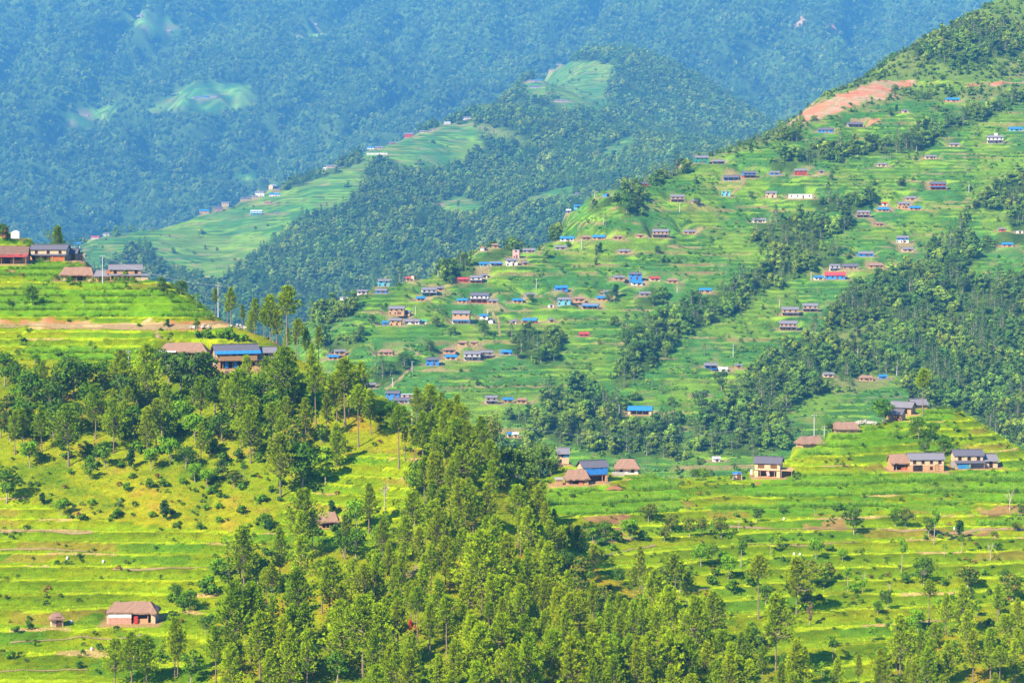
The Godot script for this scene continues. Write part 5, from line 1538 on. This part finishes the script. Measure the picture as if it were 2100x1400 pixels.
func far_houses(txt: String, key: String, group: String) -> void:
	var h: Hill = hills[key]
	for item in txt.split(";", false):
		var f := item.strip_edges().split(" ", false)
		if f.size() < 6: continue
		var px := f[3].to_float()
		var py := f[4].to_float()
		var wpx := f[5].to_float() * 0.92
		var extra := f[6] if f.size() > 6 else ""
		var n := int(f[2])
		var p0 := foot(h, px, py + 4)
		if p0 == Vector3.INF: continue
		var m := K * -p0.z
		var w := wpx * m
		var storey := clampf(w * 0.2, 1.6, 2.7)
		var rise := clampf(w * 0.14, 0.6, 1.8)
		var tall := (storey * n + rise * 0.85) / m
		var p := foot(h, px, py + tall * 0.5)
		if p == Vector3.INF: continue
		var d := clampf(w * 0.6, 2.4, 7.0)
		var yaw := clampf(-p.x / -p.z * 0.6, -0.3, 0.3) + rng.randf_range(-0.16, 0.16)
		if "y" in extra: yaw += 1.1
		var rm: String = f[0]
		var s := {"w": w, "d": d, "n": n, "h": storey, "rise": rise, "rmat": M[ROOFS[rm]], "wall": M[WALLS[f[1][0]]], "ox": 0.35, "oz": 0.5, "win": clampi(int(w / 2.4), 1, 4), "door": true, "ww": 0.9}
		if f[1].length() > 1: s.up = M[WALLS[f[1][1]]]
		if "f" in extra: s.roof = "flat"
		elif rm == "T":
			s.roof = "hip"
			s.hip = d * 0.3
		if "p" in extra: s.merge({"porch": 1.5, "porch_y": storey + 0.3, "pmat": M.tin_blue if "b" in extra else M[ROOFS[rm]]})
		if "o" in extra: s.open = true
		var c := p + Vector3(sin(yaw), 0, cos(yaw)) * (-d * 0.5)
		h.pad(c, w * 0.5 + 1.5, d * 0.5 + 1.5, 4.5, Color(0.40, 0.28, 0.15), 0.75)
		var reach := 15.0 * maxf(1.0, -c.z / 1300.0)
		for jj in range(maxi(0, int((c.z - h.z0) / h.dz)), mini(h.nz - 1, int((c.z + reach - h.z0) / h.dz)) + 1):
			for ii in range(maxi(0, int((c.x - w * 0.5 - 2.0 - h.x0) / h.dx)), mini(h.nx - 1, int((c.x + w * 0.5 + 2.0 - h.x0) / h.dx)) + 1):
				h.use[jj * h.nx + ii] = 9
		var o := thing("village_house" if n > 1 or w > 6.5 else "cottage", c, yaw)
		if "t" in extra:
			box(o, "water_tank", Vector3(2.2, 1.8, 2.0), M.white, Vector3(0.5, storey * n + rise + 0.7, 0))
		build_house(o, s)
		var words: String = ROOF_WORDS[rm] + " " + ("two-storey " if n == 2 else ("three-storey " if n == 3 else "")) + WALL_WORDS[f[1][f[1].length() - 1]] + (" house" if w > 5.0 else " hut")
		if "f" in extra: words = "flat-roofed " + WALL_WORDS[f[1][0]] + " building"
		if "h" in extra: words = "long " + words
		items.append([o, words, see(c + Vector3.UP * 2.0), group, "house"])

func village() -> void:
	far_houses("S w 1 742 599 21;S c 2 787 580 25;S b 1 781 597 25;W w 1 705 612 17 f;S l 1 852 568 13 y;R l 1 836 572 8;S ew 2 880 598 32 pe;S o 1 902 592 18;B o 1 863 613 19;R r 1 950 574 24;S rw 2 976 573 26 p;S w 1 993 566 14;D rw 2 983 611 40 p;B o 1 948 617 22;S o 1 1010 618 24;B o 1 1062 617 22;S g 1 1088 605 20;B b 1 1152 591 27;S c 2 1157 618 28;T o 1 1188 614 24;S o 1 1210 628 36 pb;B o 1 1235 612 24;S b 1 1248 600 22;W w 1 1130 627 12 f;B c 1 992 542 19;S w 1 1018 541 28 pb;S w 2 1050 538 25;S o 1 1077 540 13;W p 3 1058 520 15 f;S g 1 1085 514 27;T w 1 995 510 14 y;T o 1 1015 504 14;B w 1 1163 490 30;S g 1 1150 508 25;T o 1 1203 488 21;B o 1 1228 487 27;T o 1 1268 487 20", "c", "houses of the village across the valley")
	far_houses("S o 1 1280 516 25;S o 2 813 637 34;S o 1 833 641 16;S o 2 811 661 25;S w 1 845 660 32;G w 1 867 660 17;B b 1 790 663 13;S wo 3 945 651 38 pb;B w 1 992 649 18;S w 1 1013 659 17 y;S w 1 1053 660 12;B r 1 1086 658 30;S o 1 1131 657 11;R r 1 1198 686 21;T o 1 948 704 22 o;T o 1 972 704 16 o;T o 1 922 719 26;T o 1 790 723 33;S o 1 697 722 24;B o 1 683 733 22;D b 2 887 742 28;B l 1 925 733 25;S w 2 968 730 36 p;S o 2 998 727 27 p;B b 1 1038 723 23 o;S n 1 759 790 23 p;D b 2 805 811 30;W p 2 835 814 26 f;D g 1 822 822 36;S l 2 1008 820 25 p;B o 1 1042 821 22;T o 1 1070 822 22;W l 1 1057 892 12;B l 1 1045 892 8", "c", "houses of the village across the valley")
	far_houses("S o 2 1390 407 30 p;S o 1 1427 413 20 o;S w 1 1558 452 28;S o 2 1355 479 35 p;S o 1 1415 476 26;T o 1 1313 484 15;S o 1 1270 570 25;D b 2 1304 566 27;B w 1 1307 581 24;R l 1 1344 572 22;T o 1 1380 576 25;B o 1 1447 596 26;S g 1 1323 603 24;B w 1 1680 570 20;R b 1 1713 566 44 h;S w 2 1713 549 22 p;D n 1 1744 547 34;T o 1 1798 545 33;S b 1 1777 521 33;S wb 2 1852 491 26;S l 1 1863 512 24;T o 1 1805 460 17;S o 2 1771 439 28 p;B o 1 1813 430 25;R w 1 1815 418 11;S o 2 1855 421 26;B o 1 1878 427 25;S o 1 1868 407 24;S o 2 1621 639 36 p;S o 2 1662 631 33 p;S o 2 1617 668 38 p;S b 1 1458 750 28 p;W w 1 1483 758 19;S o 1 1515 751 15;S l 1 1700 769 23;T o 1 1777 776 30;B b 1 1812 773 16;S n 1 1439 808 21 o;B l 1 1312 843 53 ho", "c", "houses scattered on the upper village slope")
	far_houses("S e 2 1440 327 30;S g 1 1474 332 27 p;S l 1 1403 338 13 y;D b 1 1500 365 34 p;D rb 2 1538 358 28 p;S b 1 1589 355 22;S r 2 1643 353 27;S n 1 1685 352 9;W c 2 1489 396 19 f;S l 2 1582 399 24;W w 1 1642 400 52 fh;S l 1 1809 338 21;S l 1 1910 322 24;S l 1 1958 297 22;S w 2 2042 286 34 tp;B c 1 2085 265 28;D r 2 1925 381 34 pb;B o 1 1955 205 29;D g 1 1755 256 33 p;D b 1 1693 267 32;S l 1 1857 228 15;S r 1 2056 471 15;W w 1 2092 475 13 f;B o 1 2067 502 24;D r 1 1320 378 20;S b 1 1247 400 14 y;B c 1 1185 424 15;W b 1 1166 433 9;W w 1 1470 942 16;S l 1 1785 868 10", "c", "houses scattered on the upper village slope")
	far_houses("B o 1 418 433 21;D n 2 446 429 22;S l 2 461 418 16;D g 1 503 408 24;S l 1 520 403 14;S w 2 532 397 20;W l 2 563 383 18 y;T o 1 568 392 15;B w 1 563 399 24;T o 1 548 415 15;W c 2 525 436 26 p;S o 1 567 437 12;S l 1 680 341 22;W w 1 668 345 12;B w 1 760 303 16;S o 1 778 303 18;W w 1 773 314 46 fh;S r 1 805 293 14;S r 2 838 277 21;S l 1 868 270 16;S l 1 890 265 8;W w 1 917 252 14;S w 1 957 242 20;S l 1 1135 144 19;D g 1 1146 131 11;S o 1 1090 166 16;B g 1 1103 165 14;D g 1 1098 178 26;S l 1 1146 207 16;S l 1 1159 207 13;R w 1 194 487 18;S w 1 217 480 14;B b 1 157 500 18;W b 1 152 510 22;R n 1 900 417 26 f;S n 1 1184 397 9", "d", "farmsteads on the hazy spur")
	far_houses("S b 1 405 199 16;B b 1 421 198 14;S l 1 437 198 15;T l 1 174 236 13;S l 1 285 32 12;S l 1 343 62 14;S l 1 643 49 14", "e", "farmsteads high on the blue mountain")
	for m in [["white long building with the flat roof", 1642, 400], ["cyan two-storey house", 1157, 618], ["long red-roofed hall", 1713, 566], ["big blue-roofed barn", 1312, 843], ["pink concrete tower", 1058, 520], ["red-fronted white house", 983, 611], ["bare earth slide", 1740, 205], ["house with the white tank", 2042, 285], ["long white wall on the far spur", 773, 314], ["pale blue house on the far spur", 525, 436], ["three-house clearing on the mountain", 420, 198], ["skyline house of the far spur", 957, 242], ["hazy terraced clearing", 1135, 150], ["lone red-roofed shed", 1198, 686], ["dark-roofed barn", 1744, 547], ["paired brown houses", 1640, 635], ["pink concrete house", 835, 814], ["white house with the green annexe", 850, 660], ["magenta-fronted house", 1925, 381], ["blue and red two-storey house", 1538, 358], ["cyan cube house", 1489, 396], ["white-tent house", 1483, 758]]:
		marks.append([m[0], Vector2(m[1], m[2])])

# ---------------------------------------------------------------- small things
func poles() -> void:
	var set_ := [["a", 447, 646, 62, "white power pole on the ridge before the thin pines"], ["a", 210, 581, 58, "white power pole in front of the rusty-roofed house"], ["a", 266, 774, 56, "leaning white power pole below the maize strip"], ["b", 1670, 915, 66, "tall white power pole beside the lower thatched roof"], ["b", 1691, 899, 26, "short white pole between the two thatched roofs"], ["a", 845, 870, 40, "power pole hidden among the spur pines"]]
	for q in set_: make_pole(q[0], q[1], q[2], q[3], q[4])
	for q in [[898, 568, 13], [1100, 591, 20], [852, 645, 18], [845, 762, 22], [805, 794, 20], [1000, 648, 14], [1193, 510, 18], [1504, 731, 26], [1599, 630, 15], [1664, 575, 17], [1270, 847, 18], [1389, 600, 13], [1394, 435, 18], [1840, 770, 22], [1988, 395, 17], [1760, 735, 20], [1950, 500, 18], [1220, 405, 14], [1238, 460, 12]]:
		make_pole("c", q[0], q[1], q[2], "")

var pole_tops := []

func make_pole(key: String, px: float, py: float, hpx: float, label: String) -> void:
	var p := foot(hills[key], px, py)
	if p == Vector3.INF: return
	var h := hpx * K * -p.z
	var o := thing("power_pole", p)
	var c := CylinderMesh.new()
	c.height = h + 0.6
	c.bottom_radius = 0.17 if key != "c" else 0.22
	c.top_radius = 0.1 if key != "c" else 0.15
	c.radial_segments = 8
	c.rings = 1
	put(o, "shaft", c, M.pole, Vector3(0, h * 0.5 - 0.3, 0))
	box(o, "crossarm", Vector3(1.3, 0.1, 0.1), M.grey, Vector3(0, h - 0.35, 0.14))
	for i in [-0.55, 0.55]:
		box(o, "insulator", Vector3(0.1, 0.18, 0.1), M.white, Vector3(i, h - 0.2, 0.14))
	if label == "leaning white power pole below the maize strip": o.rotation.z = 0.06
	pole_tops.append(p + Vector3.UP * (h - 0.15))
	if label: tag(o, label, "power pole")
	else: items.append([o, "thin pale power pole", see(p + Vector3.UP * h * 0.5), "power poles in the village fields", "pole"])

func cable(a: Vector3, b: Vector3, sag: float, label: String) -> void:
	var s := Soup.new()
	var pts := PackedVector3Array()
	var rad := PackedFloat32Array()
	for i in 25:
		var t := i / 24.0
		pts.append(a.lerp(b, t) - Vector3.UP * sag * 4.0 * t * (1.0 - t) - a)
		rad.append(0.025)
	s.tube(pts, rad, 4, Color.WHITE)
	var o := put(self, nm("power_cable"), s.mesh(), M.cable, a)
	tag(o, label, "cable")

# ribbons of trodden earth
func path(key: String, txt: String, width: float, label: String) -> void:
	var h: Hill = hills[key]
	var line := PackedVector3Array()
	for pair in txt.split(" ", false):
		var f := pair.split(",")
		var p := foot(h, f[0].to_float(), f[1].to_float())
		if p != Vector3.INF: line.append(p)
	var s := Soup.new()
	for i in line.size() - 1:
		var n := maxi(1, int((line[i + 1] - line[i]).length() / 0.9))
		var side := (line[i + 1] - line[i]).cross(Vector3.UP).normalized() * width * 0.5
		for k in n:
			var q := []
			for e in 2:
				var p := line[i].lerp(line[i + 1], float(k + e) / n)
				var wob := side * (1.0 + 0.35 * n_small.get_noise_2d(p.x, p.z))
				for sg in [-1.0, 1.0]:
					var r: Vector3 = p + wob * sg
					r.y = h.ground(r.x, r.z) + 0.12
					q.append(r)
			s.quad(q[0], q[2], q[3], q[1], Color.WHITE)
			s.quad(q[0], q[1], q[3], q[2], Color.WHITE)
	if s.v.size() == 0: return
	var o := put(self, nm("dirt_path"), s.mesh(), M.path)
	tag(o, label, "", "", "structure")

func small_things() -> void:
	poles()
	if pole_tops.size() > 5:
		cable(pole_tops[5], pole_tops[3], 7.0, "thin power cable spanning the valley to the knoll pole")
		cable(pole_tops[0], pole_tops[1], 1.5, "power cable between the two upper white poles")
	path("a", "0,667 100,667 230,671 330,672 420,670 480,668", 1.6, "")
	path("a", "314,676 322,690 338,700 352,708", 1.0, "")
	path("a", "546,688 556,697 562,706", 1.2, "")
	path("a", "20,1319 100,1313 200,1310 290,1303", 0.5, "")
	path("a", "0,1378 60,1375 130,1374 180,1374", 0.5, "")
	path("a", "0,1128 90,1125 160,1130 200,1133", 0.5, "")
	path("a", "0,1092 100,1089 190,1092", 0.5, "")
	path("a", "230,1168 330,1166 440,1164", 0.5, "")
	path("a", "875,1127 868,1150 845,1175 822,1190", 1.6, "")
	path("b", "1490,1080 1580,1084 1680,1086 1760,1084 1850,1090 1930,1093 2000,1088 2100,1086", 0.8, "")
	path("b", "1235,1142 1300,1126 1345,1118", 0.8, "")
	path("b", "1535,1116 1600,1117 1700,1115 1760,1112", 0.5, "")
	path("c", "840,714 855,724 868,735", 1.5, "")
	path("c", "848,750 822,775 790,800", 1.6, "")
	path("c", "930,600 918,603 900,606", 1.4, "")
	path("c", "1010,640 1022,655 1025,690", 1.2, "")
	path("c", "1130,480 1118,500 1105,525", 1.2, "")
	path("c", "1500,400 1515,385 1530,372", 1.3, "")
	path("c", "1745,250 1770,249 1800,243", 1.6, "")
	for q in [["b", 1258, 1000, 38, "reddish compost heap in front of the blue-walled house"], ["b", 1554, 991, 27, "reddish compost heap in front of the pale house with the lean-to"], ["a", 190, 1330, 30, "bare red soil heap on a terrace below the thatched cottage"], ["b", 1110, 990, 16, "dark compost patch left of the thatched barn"], ["a", 20, 556, 26, "red earth heap below the red-awninged thatched house"]]:
		var p := foot(hills[q[0]], q[1], q[2])
		if p == Vector3.INF: continue
		var r: float = q[3] * K * -p.z * 0.5
		var s := Soup.new()
		var rim := []
		for ring in 4:
			var row := []
			for a in 15:
				var az := TAU * (a % 14) / 14.0
				var rr := r * (1.0 - ring / 3.2) * (1.0 + 0.18 * sin(az * 3.0 + ring))
				row.append(Vector3(cos(az) * rr, r * 0.34 * (1.0 - pow(1.0 - ring / 3.2, 2.0)) - 0.3 + 0.06 * sin(az * 5.0), sin(az) * rr * 0.7))
			rim.append(row)
		for ring in 3:
			for a in 14:
				s.quad(rim[ring][a], rim[ring + 1][a], rim[ring + 1][a + 1], rim[ring][a + 1], Color.WHITE)
		for a in 14:
			s.tri(rim[3][a], Vector3(0, r * 0.34 - 0.2, 0), rim[3][a + 1], Color.WHITE)
		var o := put(self, nm("compost_heap"), s.mesh(), M.soil, p)
		tag(o, q[4], "heap")
	# rubble heap, roadside boulders and white markers
	var k := 0
	for q in [["b", 1775, 868, 9, "loose white rubble heap below the hilltop gable house"], ["a", 412, 672, 5, "pale boulders tumbled on the left part of the road bank"], ["a", 480, 672, 5, "pale boulders tumbled at the right end of the road bank"]]:
		var p := foot(hills[q[0]], q[1], q[2])
		if p == Vector3.INF: continue
		var o := thing("rubble_heap", p)
		for i in int(q[3]) * 3:
			var m := box(o, "stone", Vector3(rng.randf_range(0.4, 1.1), rng.randf_range(0.3, 0.8), rng.randf_range(0.4, 1.0)), M.rock, Vector3(rng.randf_range(-3.2, 3.2), rng.randf_range(-0.2, 0.9), rng.randf_range(-0.8, 0.8)), rv(0.7))
			m.position.y *= 1.0 - absf(m.position.x) / 3.6
		tag(o, q[4], "rubble")
	for q in [["a", 137, 1147, "white egret-sized stone on the upper lime terrace edge left of the next"], ["a", 211, 1154, "larger white stone on the lime terrace edge above the cottage"], ["a", 187, 1334, "upright white stone beside the red soil heap"], ["a", 145, 1278, "white washing stone beside the tiny thatched hut"], ["b", 1629, 1138, "left of two white markers on the knoll terrace"], ["b", 1641, 1139, "right of two white markers on the knoll terrace"], ["b", 1958, 1086, "white stone lying on the knoll path"], ["b", 1608, 1066, "pale stone beside a bush above the knoll path"]]:
		var p := foot(hills[q[0]], q[1], q[2])
		if p == Vector3.INF: continue
		var s := SphereMesh.new()
		s.radius = 0.3
		s.height = 0.9
		s.radial_segments = 8
		s.rings = 4
		var o := put(self, nm("white_stone"), s, M.white, p + Vector3.UP * 0.25)
		tag(o, q[3], "stone")
	# the red dead boughs on a pine at the foot of the gully, and an ivy-clad trunk
	var p := foot(hills.a, 842, 1366)
	var d := thing("dead_pine", p)
	var pr := make_pine(8, 0.25, 1.5, 9, 4, Color(0.50, 0.07, 0.03))
	put(d, "trunk", pr[0], M.bark)
	put(d, "crown", pr[1], M.leaf)
	tag(d, "dead pine with rust-red needles in the middle of the foot pines", "pine tree")
	marks.append(["rust-red dead pine", Vector2(842, 1320)])
	for m in [["forked white dead tree", 788, 1015], ["bright lime-green tree", 667, 945], ["tall umbrella pine on the ridge", 589, 655], ["twin-trunked broad pine", 988, 1170], ["big olive-crowned tree", 998, 865], ["broad pine before a dark thicket", 499, 1150], ["brown withered shrub", 1660, 1255], ["white forked pole", 266, 745], ["pine with the lone umbrella top", 1893, 800], ["clump of yellow-tipped trees", 1400, 1095], ["knoll path", 1760, 1086], ["dark round tree at the edge", 12, 1000]]:
		marks.append([m[0], Vector2(m[1], m[2])])

# ---------------------------------------------------------------- labels
const ORD := ["", "second", "third", "fourth", "fifth", "sixth", "seventh", "eighth", "ninth", "tenth", "eleventh", "twelfth", "thirteenth", "fourteenth", "fifteenth", "sixteenth", "seventeenth", "eighteenth", "nineteenth", "twentieth"]
const CATS := {"pine": "pine tree", "tree": "tree", "shrub": "shrub", "bamboo": "bamboo", "house": "house", "pole": "power pole"}

func give_labels() -> void:
	var heaps := {}
	for it in items:
		var q: Vector2 = it[2]
		var best := 0
		var bd := 1e9
		for i in marks.size():
			var v: Vector2 = marks[i][1]
			var dd := Vector2((v.x - q.x), (v.y - q.y) * 1.3).length()
			if dd < bd and dd > 9.0:
				bd = dd
				best = i
		var v: Vector2 = q - marks[best][1]
		var way := "left of"
		if absf(v.x) >= absf(v.y) * 1.2: way = "right of" if v.x > 0 else "left of"
		else: way = "below" if v.y > 0 else "above"
		var key: String = "%s|%s|%s" % [it[1], way, marks[best][0]]
		if not heaps.has(key): heaps[key] = []
		heaps[key].append([bd, it])
	for key in heaps:
		var rows: Array = heaps[key]
		rows.sort_custom(func(a, b): return a[0] < b[0])
		var f: PackedStringArray = key.split("|")
		for i in rows.size():
			var it: Array = rows[i][1]
			var lab := "%s %s the %s" % [f[0], f[1], f[2]]
			if rows.size() > 1:
				lab = ("nearest " if i == 0 else ORD[mini(i, 19)] + "-nearest ") + lab
			tag(it[0], lab, CATS[it[4]], it[3])

func build_all() -> void:
	near_houses()
	village()
	print("houses ", Time.get_ticks_msec())
	make_plants()
	plant_near()
	forests()
	crops()
	small_things()
	var tally := {}
	for it in items: tally[it[4]] = tally.get(it[4], 0) + 1
	print(tally)

func _ready() -> void:
	rng.seed = 77
	var cam := Camera3D.new()
	cam.name = "camera"
	cam.fov = 20.0
	cam.near = 1.0
	cam.far = 12000.0
	cam.rotation.x = -PITCH
	add_child(cam)
	cam.current = true
	var sky := ProceduralSkyMaterial.new()
	sky.sky_top_color = Color(0.30, 0.52, 0.86)
	sky.sky_horizon_color = Color(0.72, 0.82, 0.92)
	sky.ground_bottom_color = Color(0.25, 0.30, 0.20)
	sky.ground_horizon_color = Color(0.55, 0.62, 0.62)
	sky.sky_energy_multiplier = 0.78
	sky.ground_energy_multiplier = 0.75
	var env := Environment.new()
	env.background_mode = Environment.BG_SKY
	env.sky = Sky.new()
	env.sky.sky_material = sky
	env.tonemap_mode = Environment.TONE_MAPPER_LINEAR
	env.tonemap_exposure = 3.6
	env.fog_enabled = true
	env.fog_light_color = Color(0.37, 0.71, 1.0)
	env.fog_density = 0.00012
	env.sdfgi_enabled = true
	env.ssao_enabled = true
	env.ssil_enabled = true
	var we := WorldEnvironment.new()
	we.name = "air"
	we.environment = env
	add_child(we)
	var sun := DirectionalLight3D.new()
	sun.name = "sun"
	sun.light_energy = 1.6
	sun.light_color = Color(1.0, 0.94, 0.80)
	sun.light_angular_distance = 0.5
	sun.shadow_enabled = true
	add_child(sun)
	sun.look_at_from_position(Vector3.ZERO, Vector3(0.58, -0.66, -0.58), Vector3.UP)
	make_materials()
	lay_land()
	print("land ", Time.get_ticks_msec())
	build_all()
	show_land()
	give_labels()
	print("done ", Time.get_ticks_msec())
